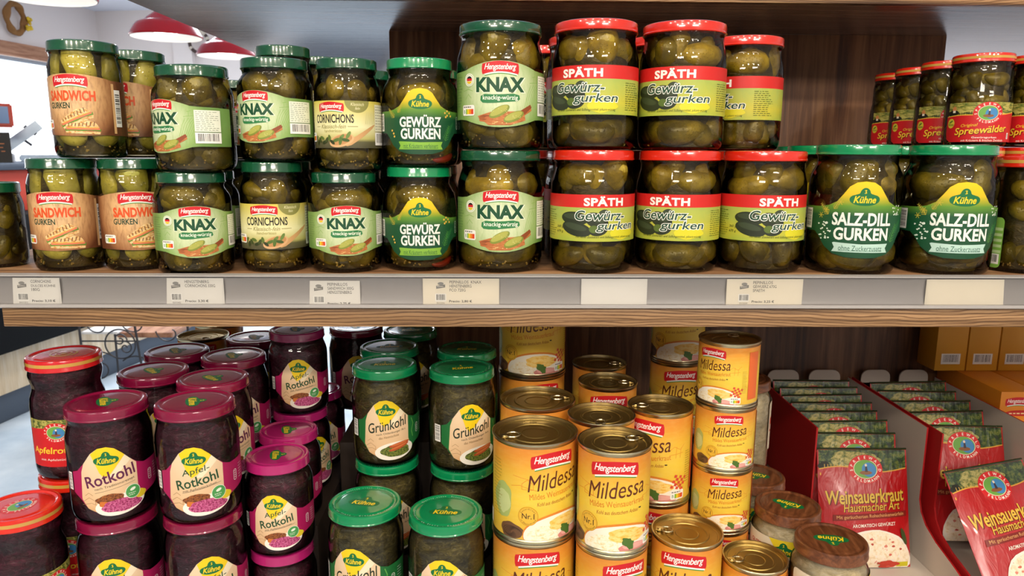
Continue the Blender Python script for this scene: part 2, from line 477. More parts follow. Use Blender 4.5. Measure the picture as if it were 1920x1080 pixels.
class Art:
    """flat artwork in millimetres, wrapped later onto its carrier; every add is printed above the last"""
    def __init__(self): self.items = []; self.layer = 0; self.k = 1.0
    def polys(self, mat, polys, same=False):
        if not same: self.layer += 1
        for p in polys: self.items.append(([(x, y) for x, y in p], [tuple(range(len(p)))], mat, self.layer))
        return self
    def poly(self, mat, pts, same=False): return self.polys(mat, [pts], same)
    def text(self, mat, s, cx, cy, w, h=None, shear=0, bold=0, rot=0, sp=1.0, res=3, same=False):
        vs, fs, x0, x1, y0, y1 = text_geo(s, shear, bold, sp, res)
        if not vs: return self
        kx = w / (x1 - x0); ky = kx if h is None else h / (y1 - y0)
        c, sn = cos(radians(rot)), sin(radians(rot))
        out = []
        for x, y in vs:
            X = (x - (x0 + x1) / 2) * kx; Y = (y - (y0 + y1) / 2) * ky
            out.append((cx + X * c - Y * sn, cy + X * sn + Y * c))
        if not same: self.layer += 1
        self.items.append((out, fs, mat, self.layer))
        return self
    def arc_text(self, mat, s, cx, cy, a, b, t0, t1, size, flip=False, bold=0.02):
        self.layer += 1
        n = len(s)
        for i, ch in enumerate(s):
            if ch == ' ': continue
            t = radians(t0 + (t1 - t0) * (i + 0.5) / n)
            x, y = cx + a * cos(t), cy + b * sin(t)
            tx, ty = -a * sin(t), b * cos(t)
            if not flip: tx, ty = -tx, -ty
            vs, fs, x0, x1, y0, y1 = text_geo(ch, 0, bold, 1, 2)
            k = size / 0.72; ang = atan2(ty, tx); c, sn = cos(ang), sin(ang)
            out = []
            for px, py in vs:
                X = (px - (x0 + x1) / 2) * k; Y = (py - 0.36) * k
                out.append((x + X * c - Y * sn, y + X * sn + Y * c))
            self.items.append((out, fs, mat, self.layer))
        return self
    def lines(self, mat, x0, x1, y0, y1, n, seed=1, th=0.35):
        """rows of fine print too small to read"""
        rnd = random.Random(seed); ps = []
        for i in range(n):
            y = y1 - (y1 - y0) * (i + .5) / n; x = x0
            e = x1 - (x1 - x0) * rnd.uniform(0, .35)
            while x < e:
                w = rnd.uniform(.06, .2) * (x1 - x0); ps.append(rect(x, min(x + w, e), y - th / 2, y + th / 2)); x += w + .05 * (x1 - x0)
        return self.polys(mat, ps)
    def barcode(self, x0, x1, y0, y1, seed=3, vertical=False):
        self.poly(ink('f1efe9'), rect(x0, x1, y0, y1))
        rnd = random.Random(seed); ps = []
        a0, a1 = (y0, y1) if vertical else (x0, x1)
        m = (a1 - a0) * .1; x = a0 + m
        while x < a1 - m:
            w = rnd.choice((.012, .02, .03)) * (a1 - a0)
            if vertical: ps.append(rect(x0 + .12 * (x1 - x0), x1 - .12 * (x1 - x0), x, x + w))
            else: ps.append(rect(x, x + w, y0 + .2 * (y1 - y0), y1 - .1 * (y1 - y0)))
            x += w + rnd.choice((.015, .025, .035)) * (a1 - a0)
        return self.polys(ink('26231f'), ps)
    def nutri(self, cx, cy, w):
        h = w * .62
        self.poly(ink('efece4'), rrect(cx - w / 2, cx + w / 2, cy - h / 2, cy + h / 2, h * .18))
        self.lines(ink('77756e'), cx - w * .42, cx + w * .42, cy + h * .2, cy + h * .42, 1, 5, h * .12)
        cols = ['1e7c46', '7cb63c', 'e8c52c', 'e38325', 'd24026']
        for i, c in enumerate(cols):
            x = cx - w * .42 + i * w * .168
            self.poly(ink(c), rect(x, x + w * .168, cy - h * .36, cy + h * .12), same=i > 0)
        self.poly(ink('f4f2ec'), rrect(cx - w * .44, cx - w * .2, cy - h * .42, cy + h * .18, h * .12))
        return self.text(ink('1e7c46'), 'B', cx - w * .32, cy - h * .12, w * .14, res=2)
    def hengst(self, cx, cy, w, rot=0):
        """red wavy ribbon with white script over a white and green swoosh"""
        h = w * .30
        def R(p): 
            c, s = cos(radians(rot)), sin(radians(rot))
            return [(cx + x * c - y * s, cy + x * s + y * c) for x, y in p]
        def band(ylo, yhi, x0, x1, n=14):
            f = lambda x: .16 * h * cos(x / w * 2 * 1.5) 
            top = [(x0 + (x1 - x0) * i / n, yhi + f(x0 + (x1 - x0) * i / n) * 1.6) for i in range(n + 1)]
            bot = [(x0 + (x1 - x0) * i / n, ylo + f(x0 + (x1 - x0) * i / n) * 1.6) for i in range(n + 1)]
            return top + bot[::-1]
        self.poly(ink('4a8f3c'), R(band(-.68 * h, 0, -.42 * w, .44 * w)))
        self.poly(ink('f3f1ea'), R(band(-.60 * h, 0, -.42 * w, .46 * w)))
        self.poly(ink('c81722'), R(smooth_poly(band(-.48 * h, .42 * h, -.5 * w, .5 * w), 1)))
        return self.text(ink('f7f4ee'), 'Hengstenberg', cx, cy + .12 * h, w * .86, h * .66, shear=.35, bold=.012, rot=rot, sp=.92, res=3)
    def kuehne(self, cx, cy, w, rot=0, green='0c6a38', yellow='f0cd1a'):
        h = w * .56
        g = ink(green); y = ink(yellow)
        pts = [(-.5, -.10), (-.44, .10), (-.26, .19), (-.17, .24), (-.145, .40), (-.08, .52), (0, .56), (.08, .52), (.145, .40), (.17, .24), (.26, .19), (.44, .10), (.5, -.10), (.42, -.30), (.2, -.42), (0, -.44), (-.2, -.42), (-.42, -.30)]
        c, s = cos(radians(rot)), sin(radians(rot))
        P = [(cx + (px * w) * c - (py * w) * .62 * s, cy + (px * w) * s + (py * w) * .62 * c) for px, py in smooth_poly(pts, 1)]
        self.poly(g, P)
        def at(px, py): return (cx + px * w * c - py * w * s, cy + px * w * s + py * w * c)
        tx, ty = at(0, -.06)
        self.text(y, 'Kühne', tx, ty, w * .72, w * .24, shear=.25, bold=.022, rot=rot, res=3)
        self.polys(y, [[at(a, b) for a, b in p] for p in (stroke([(-.03, .25), (.03, .26), (.0, .20), (.04, .17), (-.03, .155)], .022))])
        return self
    def emblem(self, cx, cy, w, rot=0):
        """oval red ring with arched white lettering round a river scene with a boat"""
        a, b = w / 2, w * .40
        self.poly(ink('cf1f22'), ellipse(cx, cy, a, b, 40))
        self.poly(ink('e9e2c4'), ellipse(cx, cy, a * .70, b * .68, 36))
        self.poly(ink('6aa545'), ellipse(cx, cy, a * .66, b * .64, 36))
        self.poly(ink('3f86c0'), ellipse(cx + a * .2, cy - b * .05, a * .42, b * .5, 28))
        self.poly(ink('8a5632'), ellipse(cx - a * .0, cy - b * .26, a * .36, b * .14, 20))
        self.poly(ink('3a3440'), [(cx - a * .05, cy - b * .2), (cx + a * .12, cy - b * .2), (cx + a * .1, cy + b * .18), (cx + a * .0, cy + b * .2)])
        self.poly(ink('e9d9c2'), ellipse(cx + a * .04, cy + b * .27, a * .07, b * .1, 12))
        self.arc_text(ink('f6efe2'), 'SPREEWALD', cx, cy, a * .84, b * .83, 198, -18, w * .080)
        self.arc_text(ink('f6efe2'), 'FELDMANN', cx, cy, a * .84, b * .83, 212, 328, w * .080, flip=True)
        return self

    def build(self, name, mapf, step_u=3.0, step_v=None, off0=0.0002, lay=0.00002, box=None):
        """wrap onto the carrier: mapf(u, v, off) in metres -> point"""
        bm = bmesh.new(); uvl = bm.loops.layers.uv.new('UVMap')
        names = []
        lay_l = bm.verts.layers.float.new('lay')
        us = [x for it in self.items for x, y in it[0]]; vs_ = [y for it in self.items for x, y in it[0]]
        u0, u1, v0, v1 = box if box else (min(us), max(us), min(vs_), max(vs_))
        for pts, faces, mat, layer in self.items:
            if mat not in names: names.append(mat)
            mi = names.index(mat)
            vv = []
            for x, y in pts:
                v = bm.verts.new((x, y, 0)); v[lay_l] = layer; vv.append(v)
            for f in faces:
                try: F = bm.faces.new([vv[i] for i in f])
                except ValueError: continue
                F.material_index = mi
                if F.normal.length == 0: F.normal_update()
        for f in bm.faces: f.normal_update()
        bmesh.ops.triangulate(bm, faces=[f for f in bm.faces if len(f.verts) > 4])
        for axis, step, lo, hi in ((0, step_u, min(us), max(us)), (1, step_v, min(vs_), max(vs_))):
            if not step: continue
            k = lo + step
            while k < hi:
                no = [0, 0, 0]; no[axis] = 1; co = [0, 0, 0]; co[axis] = k
                fs = [f for f in bm.faces if min(v.co[axis] for v in f.verts) < k - 1e-4 and max(v.co[axis] for v in f.verts) > k + 1e-4]
                if fs:
                    es = {e for f in fs for e in f.edges}; vv = {v for f in fs for v in f.verts}
                    bmesh.ops.bisect_plane(bm, geom=list(vv) + list(es) + fs, plane_co=co, plane_no=no, dist=1e-5)
                k += step
        for f in bm.faces:
            f.normal_update()
            if f.normal.z < 0: f.normal_flip()
            for lp in f.loops:
                x, y = lp.vert.co.x, lp.vert.co.y
                lp[uvl].uv = ((x - u0) / (u1 - u0), (y - v0) / (v1 - v0))
        for v in bm.verts:
            v.co = mapf(v.co.x * .001, v.co.y * .001, off0 + v[lay_l] * lay)
        me = bpy.data.meshes.new(name); bm.to_mesh(me); bm.free()
        for n in names: me.materials.append(M(n))
        me.shade_smooth()
        return me

def wrap(R, z0):
    def f(u, v, off):
        a = u / R; r = R + off
        return Vector((r * sin(a), -r * cos(a), z0 + v))
    return f

def scaled(art, k):
    a = Art(); a.layer = art.layer
    a.items = [([(x * k, y * k) for x, y in p], f, m, l) for p, f, m, l in art.items]
    return a

# ---- artwork of each product
def knax_outline(hw):
    top = []
    n = 24
    for i in range(n + 1):
        u = hw - 2 * hw * i / n
        top.append((u, 56 + 9 * max(0, cos(u / 42 * PI / 2)) if abs(u) < 42 else 56 - 0.02 * (abs(u) - 42)))
    bot = []
    for i in range(n + 1):
        u = -hw + 2 * hw * i / n
        bot.append((u, 8 - 8 * max(0, cos(u / 42 * PI / 2)) if abs(u) < 42 else 8))
    return top + bot

def two_gherkins(A, cx, cy, s):
    for dx, dy, r in ((-9, 6, 28), (6, 1, 22)):
        A.poly(ink('7d8a34'), ellipse(cx + dx * s, cy + dy * s, 11.5 * s, 4.6 * s, 22, r))
        A.poly(ink('a8a94e'), ellipse(cx + dx * s - .3 * s, cy + dy * s + .8 * s, 10 * s, 3.2 * s, 22, r))
        rnd = random.Random(int(dx * 10 + 50))
        A.polys(ink('c9c77e'), [ellipse(cx + dx * s + rnd.uniform(-8, 8) * s, cy + dy * s + rnd.uniform(-2, 3) * s + .3 * s, .5 * s, .4 * s, 6) for _ in range(9)])

def art_knax():
    A = Art()
    A.poly('print_knax', knax_outline(96))
    # pale field sketch
    for k in range(7):
        A.polys(ink('7fae4a'), stroke([(26 + k * 2.2, 20), (30 + k * 3.0, 34 + k * .6), (34 + k * 3.8, 42 + k * .4)], .45), same=k > 0)
    A.polys(ink('79a647'), [p for q in ([(32, 44), (44, 45), (52, 43)], [(38, 45), (38, 50)], [(36, 50), (41, 51)], [(-44, 36), (-36, 38), (-30, 36)], [(-40, 28), (-36, 33), (-32, 29)]) for p in stroke(q, .5)])
    A.hengst(0, 57.0, 38)
    A.text(ink('e9efd8'), 'KNAX', 0.4, 41.4, 53, 15.2, bold=.06, sp=.95)
    A.text(ink('134a2c'), 'KNAX', 0, 41.8, 51, 14.6, bold=.048, sp=.97)
    A.poly(ink('2f7a46'), smooth_poly([(-21, 24.5), (-20, 33), (-4, 32), (19, 33.5), (21, 26), (8, 25), (-10, 23.5)], 1))
    A.text(ink('eef3e2'), 'knackig-würzig', 0, 28.6, 36, 5.6, bold=.01)
    A.poly('print_wood', [(-24, 11), (-10, 15), (20, 16), (34, 20), (35, 17), (26, 12), (27, 7), (10, 2), (-12, 2)])
    A.poly(ink('8a4522'), [(20, 16), (33, 23), (35, 20), (26, 13)])
    A.poly(ink('b5683a'), wobble(-15, 9, 8, 3.6, .08, 4))
    for k in range(6): A.polys(ink('8a4a26'), stroke(ellipse(-15, 9, 7 - k, 3 - k * .4, 12, 0, 20 * k, 200 + 20 * k), .4), same=k > 0)
    two_gherkins(A, 8, 9.5, 1.0)
    rnd = random.Random(8)
    A.polys(ink('d9b878'), [ellipse(rnd.uniform(-8, 14), rnd.uniform(3, 5.5), .7, .5, 8) for _ in range(9)])
    A.nutri(-36, 17, 17)
    A.poly(ink('e8ecd8'), ellipse(-34, 47, 6.4, 6.4, 24)); A.poly(ink('9ab27a'), ellipse(-34, 47, 5.4, 5.4, 24)); A.poly(ink('e8ecd8'), ellipse(-34, 47, 4.9, 4.9, 24))
    A.poly(ink('1c1a18'), ellipse(-34, 47, 3.6, 3.6, 16, 0, 20, 160)); A.poly(ink('c8202a'), rect(-37.5, -30.5, 46, 48.4)); A.poly(ink('e5bd2a'), ellipse(-34, 46.2, 3.5, 3.2, 16, 0, 190, 350))
    A.lines(ink('4f7440'), -60, -44, 20, 52, 11, 3, .5)
    A.poly(ink('e6ead8'), rect(44, 76, 26, 52)); A.lines(ink('6d7a62'), 45.5, 74, 27, 51, 10, 4, .55)
    A.barcode(44, 76, 12, 25, 5)
    return A

def art_sandwich():
    A = Art()
    n = 20; hw = 84
    top = [(hw - 2 * hw * i / n, 57 + 5.5 * cos(min(1, abs(hw - 2 * hw * i / n) / 42) * PI / 2)) for i in range(n + 1)]
    A.poly('print_sandwich', top + [(-hw, 0), (-30, 1.2), (0, 0), (30, 1.2), (hw, 0)])
    A.hengst(0, 54.5, 36)
    A.text(ink('d8501f'), 'SANDWICH', 0, 40.5, 48, 10.5, bold=.045, sp=1.02)
    A.text(ink('1d3f2c'), 'GURKEN', -12.5, 30.8, 24, 6.2, bold=.02)
    for oy, ox, r in ((17, 4, 24), (7, 9, 0)):
        c, s = cos(radians(r)), sin(radians(r))
        def T(p): return [(ox + x * c - y * s, oy + x * s + y * c) for x, y in p]
        A.poly('print_bread', T([(-16, -4), (16, -5), (17, -2.5), (-16, -1.5)]))
        A.poly(ink('5f8a2e'), T([(-16.5, -2), (-8, -1.2), (0, -2), (8, -1), (17, -2.2), (17.5, .4), (-16.5, .8)]))
        A.poly(ink('d9745a'), T([(-15.5, -.4), (16.5, -.6), (16, 1.4), (-15.5, 1.8)]))
        A.poly(ink('e0a63c'), T([(-14, 1.1), (15, .9), (15, 2.0), (-14.5, 2.4)]))
        A.poly('print_bread', T([(-16, 2), (16, 1.8), (13, 6.5), (6, 9), (-15, 5)]))
        A.polys(ink('6e3a18'), [q for k in range(8) for q in stroke([tuple(v) for v in T([(-13 + 3.4 * k, 3.0), (-12 + 3.4 * k, 5.6 + .3 * k)])], .8)])
    A.nutri(-31, 12, 15)
    A.lines(ink('5a3a20'), -66, -46, 12, 50, 12, 6, .5)
    A.poly(ink('d3a873'), rect(40, 43, 3, 54))
    A.barcode(43, 51, 10, 48, 7, True)
    A.lines(ink('5a3a20'), 56, 78, 12, 50, 12, 9, .5)
    return A

def art_cornichon():
    A = Art(); hw = 88
    A.poly('print_cornichon', rect(-hw, hw, 0, 47))
    A.poly(ink('8c8a4a'), ellipse(24, 47, 13, 12, 24, 0, 180, 360)); A.text(ink('e9e3b8'), 'Klassisch', 24, 43.5, 14, 3, shear=.3); A.text(ink('e9e3b8'), 'fein', 24, 39.6, 5, 3, shear=.3)
    A.hengst(-4, 40.0, 29)
    A.text(ink('26261c'), 'CORNICHONS', -2, 29.2, 44, 8.6, bold=.02)
    A.text(ink('8c8440'), 'Klassisch-fein', -2, 21.6, 28, 4.2, shear=.35)
    A.polys(ink('8c8440'), [rect(-24, -17.5, 21.2, 21.7), rect(13.5, 24, 21.2, 21.7)])
    A.text(ink('a59c58'), 'handverlesen', -2, 17.2, 20, 3, shear=.2)
    A.poly(ink('c79a66'), smooth_poly([(8, 4), (20, 11), (42, 24), (45, 23), (26, 9), (14, 1)], 1))
    A.poly(ink('d3a878'), ellipse(7, 7.5, 13, 6.2, 28, 15)); A.poly(ink('b98753'), ellipse(7, 8.2, 11, 4.8, 28, 15))
    for k, (x, y, a) in enumerate(((2, 8, 20), (7, 10.5, 50), (11, 8, -10), (6, 7, 80), (14, 13, 60))):
        A.poly(ink(('4f6a28', '64803a', '3d5722')[k % 3]), ellipse(x, y, 4.2, 1.7, 12, a))
    for k in range(9): A.poly(ink(('3d4a20', '566b2a', '2e3818')[k % 3]), ellipse(-28 + k * 3.2, 8 + 2.5 * sin(k * 2.1), 3.2, 1.6, 10, 40 * k))
    A.polys(ink('c9c491'), [q for k in range(5) for q in stroke([(32 + 2.2 * k, 24), (33.5 + 2.4 * k, 36)], .4)])
    A.nutri(-33, 11, 15)
    A.poly(ink('e3e0c4'), rect(44, 66, 17, 44)); A.lines(ink('6d6a4a'), 45, 65, 18, 43, 9, 4, .55); A.barcode(44, 66, 3, 16, 15)
    A.lines(ink('6d6a4a'), -64, -44, 16, 42, 9, 14, .5)
    return A

def badge_outline(wing_l, wing_r, k=1.0):
    r = [(0, 66), (7, 65), (12.5, 61.5), (17, 55), (22, 48.5), (29, 45), (37, 43.6), (wing_r, 43.2), (wing_r + 2, 41), (wing_r + 2, 24), (wing_r, 22), (42, 21.5), (37, 17), (31, 9), (23, 3.2), (12, .4), (0, 0)]
    l = [(-12, .4), (-23, 3.2), (-31, 9), (-37, 17), (-42, 21.5), (-wing_l, 22), (-wing_l - 2, 24), (-wing_l - 2, 41), (-wing_l, 43.2), (-37, 43.6), (-29, 45), (-22, 48.5), (-17, 55), (-12.5, 61.5), (-7, 65)]
    return r + l

def dill(A, x, y, s, rot, col):
    ps = []
    for k in range(7):
        t = k / 6; px = x + s * t * cos(radians(rot)); py = y + s * t * sin(radians(rot))
        for sg in (-1, 1):
            a = radians(rot + sg * 48); L = s * .34 * (1 - t * .6)
            ps += stroke([(px, py), (px + L * cos(a), py + L * sin(a))], .45)
    ps += stroke([(x, y), (x + s * cos(radians(rot)), y + s * sin(radians(rot)))], .6)
    A.polys(ink(col), ps)

def art_badge(l1, l2, ribbon, rib_col, rib_ink, w1, w2, salz):
    A = Art()
    A.poly('print_gherkin_badge', badge_outline(58, 58))
    dill(A, 27, 14, 15, 70, '4c8a3a'); dill(A, 31, 22, 12, 50, '2f7a3c'); dill(A, -29, 37, 11, 130, 'b3a23a'); dill(A, -24, 42, 9, 60, 'b3a23a')
    if salz:
        rnd = random.Random(3)
        A.polys(ink('dfe8dc'), [wobble(-33 + rnd.uniform(-5, 7), 22 + rnd.uniform(-7, 9), .9, .7, .2, i, 8) for i in range(26)])
        A.polys(ink('dfe8dc'), [wobble(31 + rnd.uniform(-5, 6), 41 + rnd.uniform(-4, 4), .8, .6, .2, i, 8) for i in range(20)])
        for x, y in ((-31, 41), (-36, 36), (-19, 48)):
            A.polys(ink('c2b03a'), [q for k in range(6) for q in stroke([(x, y), (x + 2.8 * cos(k * 1.05), y + 2.8 * sin(k * 1.05))], .5)])
    else:
        A.polys(ink('dfae4a'), [ellipse(x, y, 1.1, 1.1, 10) for x, y in ((27, 42), (30, 44), (33, 42), (30, 39.5), (35, 39), (28, 38), (-30, 21), (-32, 24), (-29, 18))])
    A.kuehne(0, 52, 25)
    A.text(ink('e9ebe2'), l1, 0, 33.6, w1, 12.6 if 'Ü' in l1 else 11.4, bold=.03, rot=0)
    A.text(ink('e9ebe2'), l2, 0, 20.8, w2, 11.0, bold=.03)
    A.poly(ink(rib_col), [(-22, 13.2), (-23.5, 12.6), (-21.5, 8.8), (-23.5, 5), (23.5, 5), (21.5, 8.8), (23.5, 12.8), (0, 12.2)])
    A.text(ink(rib_ink), ribbon, 0, 8.6, 36, 4.4)
    A.polys(ink(rib_ink), [rect(-18, 18, 6.0, 6.3)])
    A.barcode(-58, -47, 23.5, 41.5, 21, True)
    A.poly(ink('dfe8dc'), rrect(46, 50, 26, 39, 1.6)); A.poly(ink('1c5c38'), rrect(46.5, 49.5, 26.5, 38.5, 1.3)); A.lines(ink('cfd8c8'), 46.7, 49.3, 27, 38, 3, 5, .6)
    A.lines(ink('cfd8c8'), 52, 59, 26, 40, 7, 8, .5)
    return A

def art_spaeth():
    A = Art(); hw = 112
    A.poly('print_spaeth', rect(-hw, hw, 0, 49))
    A.poly(ink('cc2420'), rect(-hw, hw, 35.5, 49))
    A.text(ink('f3efe6'), 'SPÄTH', 2, 42.3, 44, 10.4, bold=.04, sp=1.08)
    for x, y, a, b, r in ((-30, 24, 16, 7, -4), (-6, 22, 13, 8, -20), (-28, 13, 17, 7.5, -12), (-4, 12, 10, 6, 10), (1, 29, 6, 4.5, 20)):
        A.poly(ink('27301f'), ellipse(x, y, a, b, 24, r)); A.poly(ink('3a4630'), ellipse(x - 1, y + b * .3, a * .75, b * .45, 20, r))
    A.poly(ink('566b2c'), ellipse(-9, 13, 5, 4, 16)); A.poly(ink('d6cf2a'), wobble(24, 9, 16, 7, .06, 3))
    words_ = (('Gewürz-', -1.5, 27.4, 55, 10.4), ('gurken', 17, 15.4, 47, 11.0))
    for nm, dx, dy, w, h in words_: A.text(ink('f4f3ea'), nm, dx, dy, w + 1.6, h + 1.4, shear=.18, bold=.05)
    for nm, dx, dy, w, h in words_: A.text(ink('14432c'), nm, dx, dy, w, h, shear=.18, bold=.012)
    A.text(ink('3a4a1c'), 'mit feiner Zuckerart und Süßungsmittel, pikant-würzig', 5, 4.6, 66, 3.2, shear=.15, res=2)
    A.lines(ink('5e6a22'), 50, 76, 4, 33, 13, 2, .6); A.lines(ink('5e6a22'), -74, -54, 4, 33, 12, 4, .6)
    A.text(ink('36451c'), '360 g', -48, 14.5, 9, 3.4, shear=.1, res=2); A.text(ink('36451c'), '670 g', -48, 9.5, 9, 3.4, shear=.1, res=2)
    return A

def art_spree(kind):
    A = Art(); hw = 62
    if kind == 'gurken':
        A.poly('print_forest_bright', [(-46, 30), (hw, 30), (hw, 52), (-46, 52)])
        A.poly(ink('171a10'), wobble(-38, 37, 8, 6, .1, 2)); A.poly(ink('c9824a'), [(-40, 42), (-33, 42), (-34, 46), (-36.5, 48), (-39, 46)]); A.poly(ink('e6dcc8'), rect(-38.5, -34.5, 39, 42))
        A.polys(ink('3a2f1a'), [rect(-32 + 3 * k, -31.2 + 3 * k, 33, 38 + k * .4) for k in range(9)])
        n = 14
        top = [(-48 + (hw + 48) * i / n, 33 + 5 * i / n + 1.2 * sin(i * .6)) for i in range(n + 1)]
        A.poly(ink('e0b23a'), [(x, y + 1.2) for x, y in top] + [(hw, 0), (-40, 0), (-46, 4), (-48, 12)])
        A.poly(ink('c4161c'), top + [(hw, 0), (-40, 0), (-46, 4), (-48, 12)])
        A.poly(ink('d4c13a'), ellipse(-40, 25, 5.6, 6.4, 24)); A.poly(ink('5b7a2a'), ellipse(-40, 27, 3.5, 1.2, 12, 30)); A.text(ink('2f5a22'), 'VEGAN', -40, 23, 9, 2.6, bold=.02, res=2)
        A.emblem(6, 38, 36)
        A.text(ink('e9bb2c'), 'Original', -15, 21.6, 20, 5.2, shear=.25, bold=.01, rot=4)
        A.text(ink('6a0f10'), 'Spreewälder', 1.0, 13.9, 66, 12.4, shear=.2, bold=.025, rot=4)
        A.text(ink('f0c534'), 'Spreewälder', 0.4, 14.6, 66, 12.4, shear=.2, bold=.015, rot=4)
        A.text(ink('f4ece0'), 'Gewürzgurken', 4, 5.6, 30, 3.2, bold=.01, res=2); A.text(ink('f4ece0'), 'mit Kräutern & frischen Zwiebeln', 3, 2, 52, 2.8, res=2)
        A.barcode(36, 40, 4, 12, 4, True)
        # back label seen from the side
        A.poly(ink('7fb34a'), rrect(-104, -72, -2, 52, 5)); A.polys(ink('bcd79a'), [rect(-103, -73, 14 + 6 * k, 17 + 6 * k) for k in range(5)]); A.barcode(-102, -74, 2, 13, 11)
    else:
        A.poly('print_forest_bright', [(-40, 44), (40, 44), (40, 60), (-40, 60)])
        A.poly(ink('c9191e'), [(-40, 47), (-20, 49), (20, 50), (40, 49), (40, 0), (-40, 0)])
        A.emblem(0, 44, 31)
        A.text(ink('f0c534'), 'Apfelrotkohl', 0, 20, 68, 11, shear=.1, bold=.02)
        A.text(ink('f4ece0'), 'mit Apfelstückchen', 0, 9, 44, 3.6, res=2)
    return A

def kraut_outline():
    return [(-36, 46), (-29, 48), (-21, 56), (-13, 67), (-6, 72), (2, 73), (9, 70.5), (16, 64), (23, 56), (30, 50), (38, 47), (66, 48), (66, 20), (40, 14), (36, 12), (30, 5), (20, 1), (6, 0), (-8, 2), (-20, 8), (-28, 18), (-36, 24)]

def art_kraut(kind):
    A = Art()
    side = {'gruen': '1f6a34', 'rot': 'a81a56', 'apfel': 'a81a56'}[kind]
    A.poly(ink(side), kraut_outline())
    main = [(-24, 47), (-21, 56), (-13, 67), (-6, 72), (2, 73), (9, 70.5), (16, 64), (23, 56), (29, 50), (29, 22), (33, 8.5), (30, 5), (20, 1), (6, 0), (-8, 2), (-20, 8), (-26, 18)]
    A.poly('print_kraut_beige', main)
    A.poly(ink('ecca18'), [(-13, 66.5), (-6, 72), (2, 73), (9, 70.5), (16, 64), (18, 61.6), (4, 44), (-2, 40), (-6, 46), (-10, 58)])
    A.poly(ink('eedfbf'), [(18, 61.6), (23.5, 55.4), (8, 40), (2, 40)])
    A.kuehne(1, 60, 24)
    if kind == 'gruen':
        A.text(ink('1c2a1c'), 'Grünkohl', 3, 42, 48, 12.5, shear=.28, rot=11, bold=.008)
        A.text(ink('3c3a30'), 'nach Oldenburger Art', 7, 32.4, 36, 3.4, rot=8, res=2); A.text(ink('7a5a30'), 'das Heimischste', 4, 27.6, 24, 3.0, rot=8, shear=.3, res=2)
    else:
        if kind == 'apfel':
            A.text(ink('1f4a2c'), 'Apfel-', 2, 47, 27, 8.4, shear=.12, rot=10, bold=.004)
            A.text(ink('1f4a2c'), 'Rotkohl', 3, 36.4, 42, 10.5, shear=.05, rot=11, bold=.016)
            A.text(ink('4a4436'), 'mit Apfelstückchen', 5, 28.4, 33, 3.2, rot=9, res=2)
        else:
            A.text(ink('5d1c48'), 'Rotkohl', 3, 40.6, 48, 12.5, shear=.05, rot=12, bold=.016)
            A.text(ink('4a4436'), 'nach Traditionsrezept', 7, 31.4, 38, 3.4, rot=10, res=2)
        A.polys(ink('6d6350'), stroke([(-12, 24.4), (26, 31)], .35))
    A.polys(ink('a07850'), [q for p in ([(-24, 16), (-18, 20), (-12, 16), (-12, 12)], [(-22, 22), (-18, 25), (-14, 22)], [(-26, 12), (-16, 14), (-8, 10)]) for q in stroke(p, .4)])
    A.poly(ink('efe9dc'), ellipse(11, 9.5, 24, 11, 36, 6))
    if kind == 'gruen':
        A.poly('print_kale', wobble(12, 9.5, 18, 7.5, .04, 5))
        for y0, r in ((16, 10), (12.5, 16)):
            A.polys(ink('b5502a'), [ellipse(14 + 1.0 * y0 / 6, y0 + 1, 13, 2.4, 20, r)]); A.polys(ink('cf7440'), [ellipse(14 + 1.0 * y0 / 6, y0 + 1.7, 10.5, 1.0, 20, r)])
        A.polys(ink('5fa84e'), stroke([(34, 46), (37, 38), (34, 30), (36, 22)], 1.2))
    else:
        A.poly('print_meat', wobble(2, 16, 13, 6.5, .06, 6)); A.poly(ink('c9702c'), wobble(-4, 12, 5, 3, .1, 3))
        A.poly('print_redcabbage', wobble(12, 8.5, 19, 7, .05, 9))
        A.poly(ink('dfc52e'), wobble(31, 15, 6, 4.5, .05, 4))
        A.poly(ink('e6e8da'), ellipse(23, 20, 7.6, 7.6, 28)); A.poly(ink('4b9a52'), ellipse(23, 20, 7.0, 7.0, 28)); A.poly(ink('e8efdf'), ellipse(23, 22.5, 3.0, 1.6, 14, 20)); A.lines(ink('dfe9d6'), 18.5, 27.5, 15.5, 19.5, 2, 5, .7)
    A.poly(ink('e6d9dc' if kind != 'gruen' else 'cfdccb'), rrect(42, 47, 25, 37, 2)); A.poly(ink(side), rrect(42.6, 46.4, 25.6, 36.4, 1.6)); A.lines(ink('e6d9dc'), 43, 46.2, 27, 36, 4, 8, .8)
    A.lines(ink('e6d0d6' if kind != 'gruen' else 'cfdccb'), 51, 60, 24, 42, 6, 6, .6)
    A.barcode(-46, -37, 25, 46, 12, True) if kind == 'gruen' else A.barcode(-43, -37, 26, 45, 13, True)
    return A

